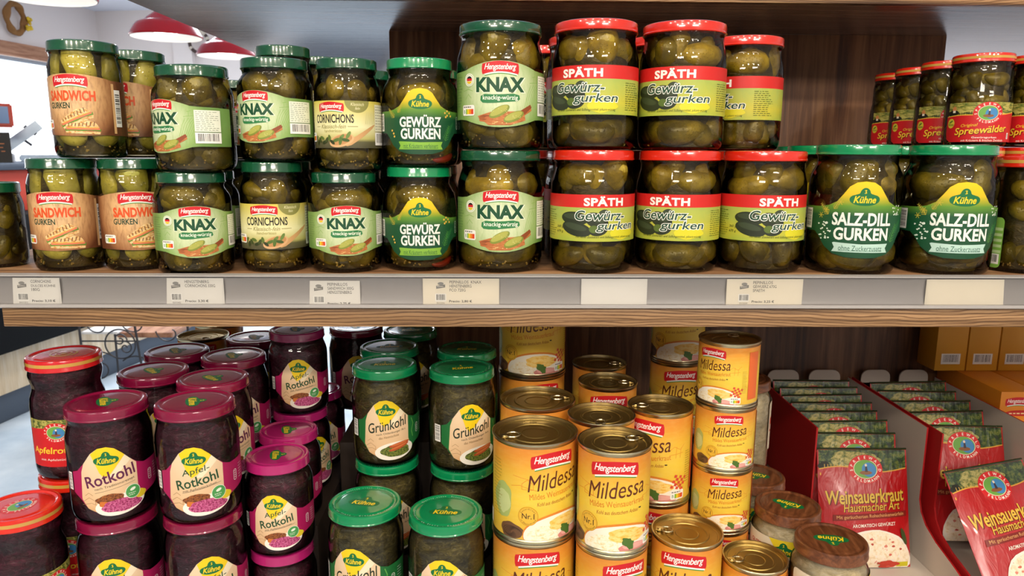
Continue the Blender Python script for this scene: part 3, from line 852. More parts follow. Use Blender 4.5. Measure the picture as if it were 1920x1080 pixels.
def art_can(w):
    """w: half of the wrap in mm, drawn for a can of 100 mm label height"""
    A = Art()
    A.poly('print_can', rect(-w, w, 0, 100))
    A.polys(ink('d98a2a'), [q for p in ([(30, 60), (38, 66), (46, 62), (52, 68)], [(32, 56), (50, 58)], [(40, 52), (41, 66)], [(46, 52), (47, 64)], [(-34, 62), (-28, 67), (-22, 62), (-22, 56), (-34, 56), (-34, 62)], [(-46, 58), (-36, 60), (-18, 55)], [(-44, 70), (-20, 66)]) for q in stroke(p, .6)])
    A.hengst(0, 86, 50, 2)
    A.text(ink('5a2413'), 'Mildessa', 2, 66, 62, 18, shear=.34, bold=0, rot=7, sp=1.0)
    A.text(ink('d5781c'), 'Mildes Weinsauerkraut', 4, 51, 60, 6.4, rot=6, bold=0)
    A.text(ink('a85a20'), 'Kohl aus deutschem Anbau', 4, 42, 44, 4.2, rot=5, shear=.3, res=2); A.poly(ink('2a1a12'), rect(27, 30, 44, 45.4))
    A.poly(ink('a8b668'), wobble(-58, 40, 13, 20, .05, 6)); A.poly(ink('c3cb8a'), wobble(-56, 38, 9, 13, .06, 3)); A.poly(ink('6a4a30'), wobble(-46, 8, 14, 9, .05, 8))
    for k in range(6): A.polys(ink('3e2a1c'), stroke(ellipse(-45, 7, 11 - 1.6 * k, 6 - .9 * k, 14, 10 * k, 0, 300), .6), same=k > 0)
    A.poly(ink('d9832a'), ellipse(8, 8, 41, 22, 40, 4)); A.poly(ink('f2ead6'), ellipse(8, 7, 40, 20.5, 40, 4))
    A.poly('print_kraut', wobble(-10, 6, 17, 10, .05, 5)); A.poly('print_mash', wobble(16, 17, 22, 8, .06, 7)); A.poly(ink('d2857c'), wobble(24, 2, 19, 6, .03, 4)); A.poly(ink('e3a79c'), wobble(24, 4.4, 15, 3, .03, 4))
    A.polys(ink('4b6e2a'), [wobble(14, 10, 5.5, 4.2, .14, 3), wobble(18, 6, 4.2, 5, .14, 6)])
    for i in range(5):
        for j in range(5):
            if (i + j) % 2 == 0: A.poly(ink('cf4a36'), [(34 + i * 3.4 + j * 1.2, 16 + j * 3.2 - i * .8), (37.4 + i * 3.4 + j * 1.2, 15.2 + j * 3.2 - i * .8), (38.6 + i * 3.4 + j * 1.2, 18.4 + j * 3.2 - i * .8), (35.2 + i * 3.4 + j * 1.2, 19.2 + j * 3.2 - i * .8)], same=(i + j) > 0)
    A.poly(ink('c8901c'), ellipse(-27, 27, 10.5, 10.5, 32)); A.poly(ink('e2b238'), ellipse(-27, 27, 9.8, 9.8, 32)); A.text(ink('3a2410'), 'Nr.1', -27, 27, 13, 6, bold=.008)
    A.arc_text(ink('3a2410'), 'Sauerkraut', -27, 27, 8.3, 8.3, 160, 20, 2.0, bold=.0); A.arc_text(ink('3a2410'), 'in Deutschland', -27, 27, 8.3, 8.3, 205, 335, 1.8, flip=True, bold=.0)
    A.nutri(44, 7, 18)
    A.poly(ink('d9652c'), rect(66, 88, 8, 92)) if w > 90 else None
    A.lines(ink('a08a28'), 54, 64, 20, 60, 14, 6, .7); A.lines(ink('a08a28'), -74, -58, 20, 84, 18, 7, .7)
    A.poly(ink('efe9d6'), rect(-90, -78, 4, 20)) if w > 92 else None
    return A

def art_fass():
    A = Art()
    A.poly(ink('e2d6bd'), rrect(-58, 58, 0, 70, 6))
    A.poly('print_kraut', wobble(4, 8, 46, 9, .04, 4))
    A.poly(ink('e8ce2a'), [(-14, 70), (46, 70), (46, 46), (30, 50), (10, 50), (-6, 58)])
    A.text(ink('b02a22'), 'GUTEN', -30, 57, 22, 5, bold=.02); A.text(ink('24211c'), 'FASS', -4, 41, 50, 15, bold=.03); A.text(ink('24211c'), 'SAUERKRAUT', 0, 26, 56, 7, bold=.02)
    A.poly(ink('c03a2a'), rect(-54, -40, 26, 46)); A.poly(ink('e9dfc9'), rect(-52, -42, 28, 36)); A.text(ink('c03a2a'), '2', -34, 30, 5, 8, bold=.02)
    A.kuehne(3, 58, 27)
    return A
# ------------------------------------------------------------------ gherkins and jar contents
def gherkin_mesh(name, L, r, rho, tilt, seed, mat, flat=1.0, n=14, seg=16):
    """a warty gherkin lying along the inside of a jar wall; tilt 0 = level, 90 = upright"""
    rnd = random.Random(seed)
    bm = bmesh.new()
    ct, st = cos(radians(tilt)), sin(radians(tilt))
    rings = []
    bend = rnd.uniform(-.12, .12) * L
    for i in range(n + 1):
        t = -1 + 2 * i / n
        t = sin(t * PI / 2)
        s = t * L / 2
        k = (1 - abs(t) ** 2.6) ** 0.5 if abs(t) < 1 else 0
        k *= (0.94 + .1 * sin(2.3 * t + seed))
        a = s * ct / rho; z = s * st + bend * (1 - t * t)
        c = Vector((rho * sin(a), -rho * cos(a), z))
        er = Vector((sin(a), -cos(a), 0)); et = Vector((cos(a), sin(a), 0)) * ct + Vector((0, 0, 1)) * st
        en = er.cross(et)
        if k < 1e-3: rings.append([bm.verts.new(c)]); continue
        ring = []
        for j in range(seg):
            th = 2 * PI * j / seg
            q = k * r * (1 + rnd.uniform(-.045, .045))
            ring.append(bm.verts.new(c + er * (q * flat * cos(th)) + en * (q * sin(th))))
        rings.append(ring)
    for A, B in zip(rings, rings[1:]):
        for j in range(seg):
            j2 = (j + 1) % seg
            if len(A) == 1 and len(B) == 1: continue
            if len(A) == 1: bm.faces.new((A[0], B[j], B[j2]))
            elif len(B) == 1: bm.faces.new((A[j], B[0], A[j2]))
            else: bm.faces.new((A[j], B[j], B[j2], A[j2]))
    return bm_mesh(name, bm, mat, 60)

def fill_zone(out, kind, rho_wall, z0, z1, L, r, seed, mat, flat=1.0, style='mixed', arc=135):
    """choose gherkins standing or lying against the wall between heights z0 and z1"""
    rnd = random.Random(seed); h = z1 - z0
    phi = -arc + rnd.uniform(0, 15)
    while phi < arc:
        ty = rnd.choice('HHVE') if style == 'mixed' else style
        rr = r * rnd.uniform(.88, 1.08)
        if ty == 'H' and h < 3.4 * rr + .001: tilt = rnd.uniform(-6, 6)
        elif ty == 'H': tilt = rnd.uniform(-24, 24)
        else: tilt = rnd.uniform(68, 110)
        rho = rho_wall - rr * flat - .0012
        if ty == 'H': LL = L * rnd.uniform(.85, 1.1)
        elif ty == 'E': LL = rr * 2.5
        else: LL = min(L, max(h, rr * 2.5)) * rnd.uniform(.9, 1.0)
        half = max(rr, LL / 2 * abs(cos(radians(tilt)))) / rho
        phi += math.degrees(half)
        hz = LL / 2 * abs(sin(radians(tilt))) * (1.08 if abs(tilt) > 45 else 1) + rr * abs(cos(radians(tilt))) * 1.1
        lo, hi = z0 + hz, z1 - hz
        zs = [rnd.uniform(lo, hi)] if hi > lo else [max((z0 + z1) / 2, lo)]
        if hi - lo > 1.7 * rr and ty != 'V': zs = [lo, hi]
        for z in zs:
            out.append((gherkin_mesh(kind, LL, rr, rho, tilt, rnd.randint(0, 9999), mat, flat), radians(phi), z))
        phi += math.degrees(half) - 2

def seeds_mesh(R, z, seed, n=70):
    bm = bmesh.new(); rnd = random.Random(seed)
    for _ in range(n):
        a = rnd.uniform(-PI, PI); rr = R - .0022 - rnd.uniform(0, .002); r = rnd.uniform(.0008, .0013)
        bmesh.ops.create_icosphere(bm, subdivisions=1, radius=r, matrix=Matrix.Translation((rr * sin(a), -rr * cos(a), z + abs(rnd.gauss(0, .0035)))))
    return bm_mesh('mustard_seeds', bm, 'mustard_seed', 60)

# ------------------------------------------------------------------ jars
def jar_profile(R, H, Rl, shape):
    zn = H - .0125; rn = Rl * .955
    base = [(.55 * R, .0022), (.78 * R, .0), (.88 * R, .0004), (.95 * R, .0032), (.985 * R, .0075), (R, .013)]
    if shape == 'std':
        s = .68 * H
        mid = [(R, s), (.992 * R, s + .05 * H), (.965 * R, s + .09 * H), (.5 * (.965 * R + rn), s + .13 * H), (rn, s + .165 * H)]
    elif shape == 'round':
        s = .60 * H
        mid = [(R, .30 * H), (R * 1.005, s), (.985 * R, s + .08 * H), (.94 * R, s + .145 * H), (.5 * (.94 * R + rn) * .985, s + .19 * H), (rn * .985, s + .23 * H)]
    elif shape == 'tall':
        s = .74 * H
        mid = [(R, s), (.985 * R, s + .045 * H), (.5 * (.985 * R + rn), s + .085 * H), (rn, s + .115 * H)]
    elif shape == 'waist':
        mid = [(R, .60 * H), (.97 * R, .66 * H), (.90 * R, .72 * H), (.90 * R, .76 * H), (.96 * R, .82 * H), (.97 * R, .85 * H), (rn, .885 * H)]
    elif shape == 'step':
        mid = [(R, .50 * H), (.975 * R, .56 * H), (.95 * R, .60 * H), (.945 * R, .80 * H), (.5 * (.945 * R + rn), .85 * H), (rn, .885 * H)]
    ring = [(rn, zn - .001), (rn * 1.02, zn), (rn * 1.02, zn + .0015), (rn, zn + .0025), (rn, H - .003)]
    return base + [m for m in mid if m[1] < zn - .002] + ring

def lid_profile(Rl, H, lh=.0105):
    return [(Rl * .93, H - lh), (Rl * .995, H - lh), (Rl * 1.012, H - lh + .0006), (Rl * 1.012, H - lh + .0014), (Rl, H - lh + .0022), (Rl, H - .0022), (Rl * .985, H - .0007), (Rl * .955, H),
            (Rl * .90, H), (Rl * .868, H - .0008), (Rl * .84, H - .0014), (Rl * .80, H - .0014), (Rl * .775, H - .0009), (Rl * .70, H - .0007), (0, H - .0007)]

def join(name, meshes, smooth=40):
    bm = bmesh.new(); mats = []
    for me in meshes:
        n0 = len(bm.faces); bm.from_mesh(me); bm.faces.ensure_lookup_table()
        loc = [mats.index(m) if m in mats else (mats.append(m) or len(mats) - 1) for m in me.materials]
        for f in bm.faces[n0:]: f.material_index = loc[f.material_index]
    out = bpy.data.meshes.new(name); bm.to_mesh(out); bm.free()
    for m in mats: out.materials.append(m)
    out.shade_smooth(); out.set_sharp_from_angle(angle=radians(smooth))
    for me in meshes: bpy.data.meshes.remove(me)
    return out

def jar_lid(Rl, H, mat, style=None, lh=.0105):
    ms = [lathe_mesh('lid', lid_profile(Rl, H, lh), mat, 56, 30)]
    flat = lambda u, v, off: Vector((u, v, H - .0007 + off))
    if style == 'gold_band':
        bm = bmesh.new(); add_lathe(bm, [(Rl + .0003, H - .0066), (Rl + .0003, H - .0036)], 56, 0, False, False); ms.append(bm_mesh('band', bm, 'lid_gold'))
    elif style == 'gold_band_emblem':
        bm = bmesh.new(); add_lathe(bm, [(Rl + .0003, H - .0072), (Rl + .0003, H - .0036)], 56, 0, False, False); ms.append(bm_mesh('band', bm, 'lid_gold'))
        A = Art(); A.emblem(0, 0, Rl * 1000 * .95, 0); ms.append(A.build('emblem', flat, 6, off0=.0001))
    elif style == 'logo':
        A = Art(); A.kuehne(0, -1, Rl * 1000 * .92)
        k = Rl * 1000 / 38
        A.arc_text(ink('d5e6d8'), 'Conserver au frais . Cierre al vacio .', 0, 0, 32 * k, 32 * k, 180, 360, 2.0 * k, flip=True, bold=0)
        A.arc_text(ink('d5e6d8'), 'Quality since  Sauerkonserven', 0, 0, 32 * k, 32 * k, 150, 30, 2.0 * k, bold=0)
        ms.append(A.build('print', flat, 6, off0=.0001))
    elif style in ('logo_side', 'logo_side_flip'):
        A = Art(); A.kuehne(0, -1, Rl * 1000 * (.86 if style == 'logo_side' else 1.0), -80 if style == 'logo_side' else 172); ms.append(A.build('print', flat, 6, off0=.0001))
    elif style == 'gold_centre':
        bm = bmesh.new(); add_lathe(bm, [(Rl + .0003, H - .0072), (Rl + .0003, H - .0036)], 56, 0, False, False)
        for a, b in ((.38, .32), (.24, .19), (.10, .0)): add_lathe(bm, [(Rl * a, H - .0004), (Rl * b, H - .0003)], 40, 0, False, False)
        ms.append(bm_mesh('band', bm, 'lid_gold'))
    return join('lid', ms, 30) if len(ms) > 1 else ms[0]

JAR = {
    # kind: R, H, lid R, shape, lid colour, lid style, art, scale of art, label z0, contents
    'spath':   dict(R=.0452, H=.1285, Rl=.0432, shape='std', lid='lid_red', art=art_spaeth, k=.985, z0=.0345),
    'knax_l':  dict(R=.0458, H=.1275, Rl=.0430, shape='std', lid='lid_dark_green', art=art_knax, k=1.0, z0=.0225),
    'knax_s':  dict(R=.0382, H=.1040, Rl=.0335, shape='std', lid='lid_dark_green', art=art_knax, k=.80, z0=.0185),
    'sandwich': dict(R=.0345, H=.1170, Rl=.0330, shape='tall', lid='lid_dark_green', art=art_sandwich, k=.98, z0=.022),
    'cornichon': dict(R=.0342, H=.1145, Rl=.0310, shape='std', lid='lid_dark_green', art=art_cornichon, k=1.0, z0=.0245),
    'badge':   dict(R=.0402, H=.1100, Rl=.0345, shape='round', lid='lid_bright_green', art=lambda: art_badge('GEWÜRZ', 'GURKEN', 'mit Kräutern verfeinert', '7fb03c', '1c5a30', 44, 42, False), k=1.0, z0=.0125),
    'salz':    dict(R=.0465, H=.1355, Rl=.0420, shape='std', lid='lid_bright_green', art=lambda: art_badge('SALZ-DILL', 'GURKEN', 'ohne Zuckerzusatz', 'b5d4c8', '1c5a46', 50, 46, True), k=1.20, z0=.0185),
    'spree':   dict(R=.0365, H=.1130, Rl=.0345, shape='step', lid='lid_red', style='gold_band', art=lambda: art_spree('gurken'), k=.92, z0=.0055),
    'plain':   dict(R=.0280, H=.0910, Rl=.0262, shape='std', lid='lid_dark_green', art=None),
    'rot':     dict(R=.0405, H=.1195, Rl=.0388, shape='std', lid='lid_magenta', style='logo_side', art=lambda: art_kraut('rot'), k=.98, z0=.012, fill='red_cabbage'),
    'apfel':   dict(R=.0405, H=.1195, Rl=.0388, shape='std', lid='lid_magenta', style='logo_side', art=lambda: art_kraut('apfel'), k=.98, z0=.012, fill='red_cabbage'),
    'apfel_s': dict(R=.0368, H=.1060, Rl=.0342, shape='std', lid='lid_pink', style='logo_side', art=lambda: art_kraut('apfel'), k=.86, z0=.0115, fill='red_cabbage'),
    'gruen':   dict(R=.0405, H=.1195, Rl=.0388, shape='std', lid='lid_bright_green', style='logo', art=lambda: art_kraut('gruen'), k=1.0, z0=.012, fill='kale'),
    'ap':      dict(R=.0365, H=.1322, Rl=.0362, shape='waist', lid='lid_red', style='gold_band_emblem', art=lambda: art_spree('apfel'), k=.86, z0=.017, fill='red_cabbage', lh=.0125),
    'ap_c':    dict(R=.0365, H=.1322, Rl=.0362, shape='waist', lid='lid_crimson', style='gold_centre', art=lambda: art_spree('apfel'), k=.86, z0=.017, fill='red_cabbage', lh=.0125),
    'fass':    dict(R=.0387, H=.1280, Rl=.0360, shape='tall', lid='lid_wood', style='logo_side_flip', art=art_fass, k=.95, z0=.034, fill='sauerkraut', lh=.0125),
}
CONTENT_NAME = {'red_cabbage': 'red_cabbage', 'kale': 'kale', 'sauerkraut': 'sauerkraut'}
PROTO = {}; SHARED = {}
def jar_proto(kind, var):
    J = JAR[kind]; R, H, Rl = J['R'], J['H'], J['Rl']
    if kind not in SHARED:
        S = {}
        S['glass'] = lathe_mesh('glass', jar_profile(R, H, Rl, J['shape']), 'jar_glass' if 'fill' not in J else 'jar_glass_clear', 64, 50)
        S['lid'] = jar_lid(Rl, H - .0006, J['lid'], J.get('style'), J.get('lh', .0105))
        if J.get('art'):
            S['label'] = scaled(J['art'](), J['k']).build('label', wrap(R, J['z0']), 2.6)
        if 'fill' in J:
            prof = [(max(0, r - .0016), max(z, .003) + (.001 if z < .01 else 0)) for r, z in jar_profile(R, H, Rl, J['shape'])]
            prof = [(0, prof[0][1])] + [p for p in prof if p[1] < H - .004]
            S['fill'] = lathe_mesh(J['fill'], prof, J['fill'], 56, 60)
        else:
            prof = [(max(.0, r * .74), max(z, .003)) for r, z in jar_profile(R, H, Rl, J['shape'])]
            S['brine'] = lathe_mesh('brine', [p for p in prof if p[1] < H - .006], 'brine_dark', 40, 60)
        SHARED[kind] = S
    S = SHARED[kind]
    cat_name = {'rot': 'cabbage_jar', 'apfel': 'cabbage_jar', 'apfel_s': 'cabbage_jar', 'ap': 'cabbage_jar', 'ap_c': 'cabbage_jar', 'gruen': 'kale_jar', 'fass': 'sauerkraut_jar', 'cornichon': 'cornichon_jar'}.get(kind, 'gherkin_jar')
    root = empty(cat_name)
    mesh_obj('glass', S['glass'], root); mesh_obj('lid', S['lid'], root)
    if 'label' in S: mesh_obj('label', S['label'], root)
    if 'fill' in S:
        f = mesh_obj(J['fill'], S['fill'], root); f['kind'] = 'stuff'
    else:
        mesh_obj('brine', S['brine'], root)
        out = []; sd = sum(map(ord, kind)) * 7 + var * 101
        zs = H * (.66 if J['shape'] != 'tall' else .72)
        if kind == 'sandwich':
            fill_zone(out, 'gherkin_slice', R, .006, .040, .036, .0165, sd, 'gherkin_slice_flesh', .55, 'V', 125)
            fill_zone(out, 'gherkin_slice', R * .965, .068, H * .90, .046, .0168, sd + 1, 'gherkin_slice_flesh', .55, 'V', 125)
        elif kind in ('cornichon', 'plain', 'spree'):
            r = .0088 if kind != 'cornichon' else .0100
            top0 = {'cornichon': .066, 'plain': .036, 'spree': .045}[kind]
            fill_zone(out, 'gherkin', R, .005, .026 if kind != 'plain' else .036, .030, r, sd, 'gherkin_skin', 1, 'mixed', 125)
            fill_zone(out, 'gherkin', R * .945, top0, H - .019, .036, r * 1.05, sd + 1, 'gherkin_skin', 1, 'mixed', 125)
        else:
            lab0 = {'spath': .034, 'knax_l': .029, 'knax_s': .024, 'badge': .026, 'salz': .040}[kind]
            lab1 = {'spath': .083, 'knax_l': .079, 'knax_s': .064, 'badge': .058, 'salz': .076}[kind]
            r = {'spath': .0145, 'knax_l': .0148, 'knax_s': .0130, 'badge': .0122, 'salz': .0150}[kind]
            fill_zone(out, 'gherkin', R, .004, max(lab0, .004 + 2.1 * r), .052 * R / .045, r, sd, 'gherkin_skin', 1, 'mixed', 125)
            fill_zone(out, 'gherkin', R * .955, lab1 - .004, H - .0175, .062 * R / .045, r * 1.08, sd + 1, 'gherkin_yellow' if kind in ('spath', 'knax_l') else 'gherkin_skin', 1, 'mixed', 125)
            if kind in ('badge', 'salz'): fill_zone(out, 'gherkin', R, .028, lab1, .05, r, sd + 2, 'gherkin_skin', 1, 'V', 125)
        for zn_, R_, a0, a1, L_, r_, m_ in {
            'spath': [(0, 1, .004, .034, .05, .0135, 'gherkin_skin'), (1, .955, .080, .111, .055, .0145, 'gherkin_yellow')],
            'knax_l': [(0, 1, .004, .030, .05, .0135, 'gherkin_skin'), (1, .955, .076, .110, .055, .0145, 'gherkin_yellow')],
            'knax_s': [(0, 1, .004, .026, .04, .012, 'gherkin_skin'), (1, .955, .058, .088, .045, .0125, 'gherkin_skin')],
            'badge': [(0, 1, .004, .028, .04, .011, 'gherkin_skin'), (1, .96, .050, .090, .045, .012, 'gherkin_skin')],
            'salz': [(0, 1, .004, .040, .05, .0135, 'gherkin_skin'), (1, .96, .080, .118, .055, .0145, 'gherkin_skin')],
            'cornichon': [(0, 1, .004, .028, .03, .009, 'gherkin_skin'), (1, .95, .066, .097, .032, .0105, 'gherkin_skin')],
            'plain': [(0, 1, .004, .040, .025, .0085, 'gherkin_skin'), (1, .95, .040, .074, .025, .009, 'gherkin_skin')],
            'spree': [(0, 1, .004, .040, .025, .009, 'gherkin_skin'), (1, .95, .046, .096, .03, .0095, 'gherkin_skin')],
        }.get(kind, []):
            fill_zone(out, 'gherkin', R * R_ * .90, a0, a1, L_, r_, sd + 40 + zn_, m_, 1, 'mixed', 110)
        for me, phi, z in out:
            g = mesh_obj(me.name.split('.')[0], me, root); g.rotation_euler = (0, 0, phi); g.location = (0, 0, z)
        if kind in ('cornichon', 'knax_l', 'knax_s', 'badge', 'sandwich', 'spree'):
            s = mesh_obj('mustard_seeds', seeds_mesh(R * .975, .0065, sd, 60), root); s['kind'] = 'stuff'
        if kind == 'badge':
            p = mesh_obj('pepper_strip', gherkin_mesh('pepper_strip', .03, .0035, R - .005, 12, sd, 'pepper_red'), root); p.rotation_euler = (0, 0, .75); p.location = (0, 0, .010)
    return root

VAR_N = {'spath': 3, 'knax_l': 2, 'knax_s': 3, 'sandwich': 2, 'cornichon': 2, 'badge': 2, 'salz': 2, 'spree': 2}
COUNT = {}
def jar(kind, x, y, top, rot, label, group=None, cat=None, tilt=0.0, h=None):
    """stand a jar so that its lid top is at height top; rot turns the label away from the aisle camera side"""
    J = JAR[kind]; n = COUNT.get(kind, 0); COUNT[kind] = n + 1
    var = n % VAR_N.get(kind, 1)
    key = (kind, var)
    if key not in PROTO: o = PROTO[key] = jar_proto(kind, var)
    else: o = copy_tree(PROTO[key])
    s = (h or J['H']) / J['H']
    o.scale = (1, 1, s)
    o.location = (x, y, top - (h or J['H']) + .0002)
    o.rotation_euler = (0, radians(tilt), atan2(-x, y) + radians(rot))
    o['label'] = label
    o['category'] = cat or {'cabbage_jar': 'jar of red cabbage', 'kale_jar': 'jar of kale', 'sauerkraut_jar': 'jar of sauerkraut'}.get(o.name.split('.')[0], 'jar of gherkins')
    if group: o['group'] = group
    elif 'group' in o: del o['group']
    return o

# ------------------------------------------------------------------ tin cans
CAN = {'big': (.0451, .1082), 'mid': (.0379, .1082), 'small': (.0342, .0736)}
def can_proto(size):
    R, H = CAN[size]; H -= .0005
    root = empty('tin_can')
    body = [(R * .86, .0022), (R * .93, .0022), (R * .955, .0), (R * 1.0, .0006), (R * 1.0, .0026), (R * .975, .0034), (R * .965, .0046), (R * .965, H - .0046), (R * .975, H - .0034), (R, H - .0022), (R, H - .0006), (R * .985, H), (R * .955, H - .0002), (R * .945, H - .0045)]
    bm = bmesh.new(); add_lathe(bm, body, 64, 0, True, False); mesh_obj('can_body', bm_mesh('can_body', bm, 'tin_bright', 40), root)
    end = [(R * .945, H - .0045), (R * .90, H - .0050), (R * .88, H - .0036), (R * .85, H - .0036), (R * .83, H - .0044), (R * .62, H - .0044), (R * .60, H - .0036), (R * .56, H - .0036), (R * .54, H - .0046), (R * .34, H - .0046), (R * .32, H - .0040), (R * .29, H - .0046), (0, H - .0046)]
    can_end = mesh_obj('can_end', lathe_mesh('can_end', end, 'tin_metal', 64, 25), root)
    bm = bmesh.new()
    z = H - .0030
    pts = [(R * .56 + R * .17 * cos(t) , R * .15 * sin(t), z + .0006) for t in [2 * PI * i / 24 for i in range(24)]]
    add_tube(bm, pts, .0011, 8, 0, True)
    prof = [(R * .40, -R * .15), (R * .40, R * .15), (R * .66, R * .16), (R * .74, R * .09), (R * .74, -R * .09), (R * .66, -R * .16)]
    add_box(bm, R * .66, R * .86, -R * .10, R * .10, z, z + .0010)
    add_lathe(bm, [(R * .07, z - .001), (R * .07, z + .0018), (0, z + .0020)], 16, 0, False, False, off=(R * .76, 0, 0))
    mesh_obj('pull_tab', bm_mesh('pull_tab', bm, 'tin_bright', 40), can_end)
    lh = (H - .0096) * 1000
    A = scaled(art_can(PI * R * 1000 * 100 / lh * .995), lh / 100)
    # trim the artwork to the paper
    A.items = [(([(x, min(max(y, 0), lh)) for x, y in p]), f, m, l) for p, f, m, l in A.items]
    mesh_obj('label', A.build('label', wrap(R * .967, .0048), 2.6, off0=.0002, lay=.00002), root)
    return root
CANP = {}
def can(size, x, y, top, rot, label, group=None, tab=None):
    if size not in CANP: o = CANP[size] = can_proto(size)
    else: o = copy_tree(CANP[size])
    a = atan2(-x, y) + radians(rot)
    o.location = (x, y, CZ - top - CAN[size][1] + .0002); o.rotation_euler = (0, 0, a)
    o['label'] = label; o['category'] = 'tin can'
    if group: o['group'] = group
    elif 'group' in o: del o['group']
    if tab is not None:
        for c in o.children:
            for d in c.children: d.rotation_euler = (0, 0, radians(tab) - a)
    return o
# ------------------------------------------------------------------ the room
RK = (-4.525, 8.786, 0.0); RROT = radians(-8.42)
def room(name, boxes, mat, kind='structure', bevel=0):
    bm = bmesh.new()
    for b in boxes: add_box(bm, *b)
    if bevel: bmesh.ops.bevel(bm, geom=bm.edges[:], offset=bevel, segments=2, affect='EDGES')
    o = mesh_obj(name, bm_mesh(name, bm, mat, 30))
    o.location = RK; o.rotation_euler = (0, 0, RROT)
    if kind: o['kind'] = kind
    return o
CH = 2.95
room('floor', [(-.2, 8.2, -12.7, .2, -.05, 0)], 'floor_stone')
room('ceiling', [(-.2, 8.2, -12.7, .2, CH, CH + .05)], 'ceiling_white')
room('wall_left', [(-.12, 0, -12.5, -4.6, 0, CH), (-.12, 0, -4.6, -.70, 0, 1.0), (-.12, 0, -4.6, -.70, 2.30, CH), (-.12, 0, -.70, 0, 0, CH)], 'plaster_white')
room('wall_back', [(-.12, 8.12, 0, .12, 0, CH)], 'plaster_white')
room('wall_right', [(8.0, 8.12, -12.5, 0, 0, CH)], 'plaster_white')
room('wall_front', [(-.12, 8.12, -12.62, -12.5, 0, CH)], 'plaster_white')
room('trim_1', [(.0, .06, -4.7, -.60, 2.30, 2.43)], 'header_wood')
room('trim_2', [(.95, 1.17, -.08, 0, 0, CH)], 'plaster_white')
w = room('window_1', [(-.09, -.07, -4.6, -.70, 1.0, 2.30)], 'window_daylight')
f = mesh_obj('window_frame', box_mesh('window_frame', -.06, -.03, -4.6, -.70, 2.265, 2.30, 'steel_blue'), w)

# deli counter along the left
def counter_part(root, name, mat, b):
    return mesh_obj(name, box_mesh(name, *b, mat, .004), root)
c = empty('deli_counter', RK, RROT)
tag(c, 'long shop counter with pale wood front and black band, behind the shelf at left', 'counter')
counter_part(c, 'plinth', 'plinth_dark', (1.95, 2.665, -7.5, -2.4, 0.001, .154))
counter_part(c, 'wood_front', 'counter_wood', (1.93, 2.69, -7.5, -2.4, .155, .399))
counter_part(c, 'black_band', 'black_gloss', (1.9, 2.80, -7.5, -2.4, .40, 1.08))
counter_part(c, 'display_case', 'register_red', (1.95, 2.62, -7.5, -2.6, 1.081, 1.30))
counter_part(c, 'worktop', 'plinth_dark', (1.9, 2.66, -7.5, -2.4, 1.301, 1.335))

def tmesh(parent, name, mat, boxes=None, tubes=None, lathes=None, bevel=0):
    bm = bmesh.new()
    for b in boxes or []: add_box(bm, *b)
    if bevel: bmesh.ops.bevel(bm, geom=bm.edges[:], offset=bevel, segments=2, affect='EDGES')
    for t_ in tubes or []: add_tube(bm, *t_)
    for l_ in lathes or []: add_lathe(bm, **l_)
    return mesh_obj(name, bm_mesh(name, bm, mat, 40), parent)

c = empty('cash_register', (-2.99, 4.40, 1.336), .55)
tag(c, 'red framed cash register screen on the counter at the far left', 'cash register')
tmesh(c, 'base', 'white_paint', [(-.16, .16, -.12, .12, 0, .05)], bevel=.006)
tmesh(c, 'stand', 'white_paint', [(-.04, .04, .0, .04, .05, .20)], bevel=.004)
tmesh(c, 'frame', 'register_red', [(-.17, .17, -.02, .03, .20, .335)], bevel=.008)
tmesh(c, 'screen', 'screen_blue', [(-.15, .15, -.024, -.019, .222, .318)])
c = empty('menu_board', (-2.82, 4.16, 1.336), .55)
tag(c, 'small black menu board with orange lines, below the register screen', 'menu board')
tmesh(c, 'board', 'menu_black', [(-.15, .13, -.008, .008, 0, .165)], bevel=.002)
A = Art(); A.lines(ink('c9743a'), -130, 110, 10, 155, 7, 4, 5)
mesh_obj('printed_lines', A.build('printed_lines', lambda u, v, off: Vector((u, -.0085 - off, v)), None), c)
c = empty('slicing_machine', (-2.97, 4.90, 1.336), .5)
tag(c, 'grey steel slicing machine on the counter in front of the bright window', 'slicer')
bmx = Matrix.Rotation(radians(-38), 4, 'Y')
bm = bmesh.new(); add_box(bm, -.10, .16, -.03, .03, .14, .20, 0, bmx); mesh_obj('carriage', bm_mesh('carriage', bm, 'steel_blue'), c)
tmesh(c, 'base', 'steel_blue', [(-.10, .20, -.10, .10, 0, .04)], bevel=.008)
bm = bmesh.new(); add_lathe(bm, [(.0, -.01), (.085, -.008), (.09, 0), (.085, .008), (0, .01)], 32); bmesh.ops.rotate(bm, verts=bm.verts, matrix=Matrix.Rotation(radians(70), 3, 'Y')); bmesh.ops.translate(bm, verts=bm.verts, vec=(.12, 0, .12)); mesh_obj('blade', bm_mesh('blade', bm, 'steel_blue'), c)
tmesh(c, 'handle', 'iron_black', tubes=[([(-.10, 0, .16), (-.03, 0, .10)], .008, 8), ([(-.06, 0, .22), (0, 0, .17)], .012, 8)])

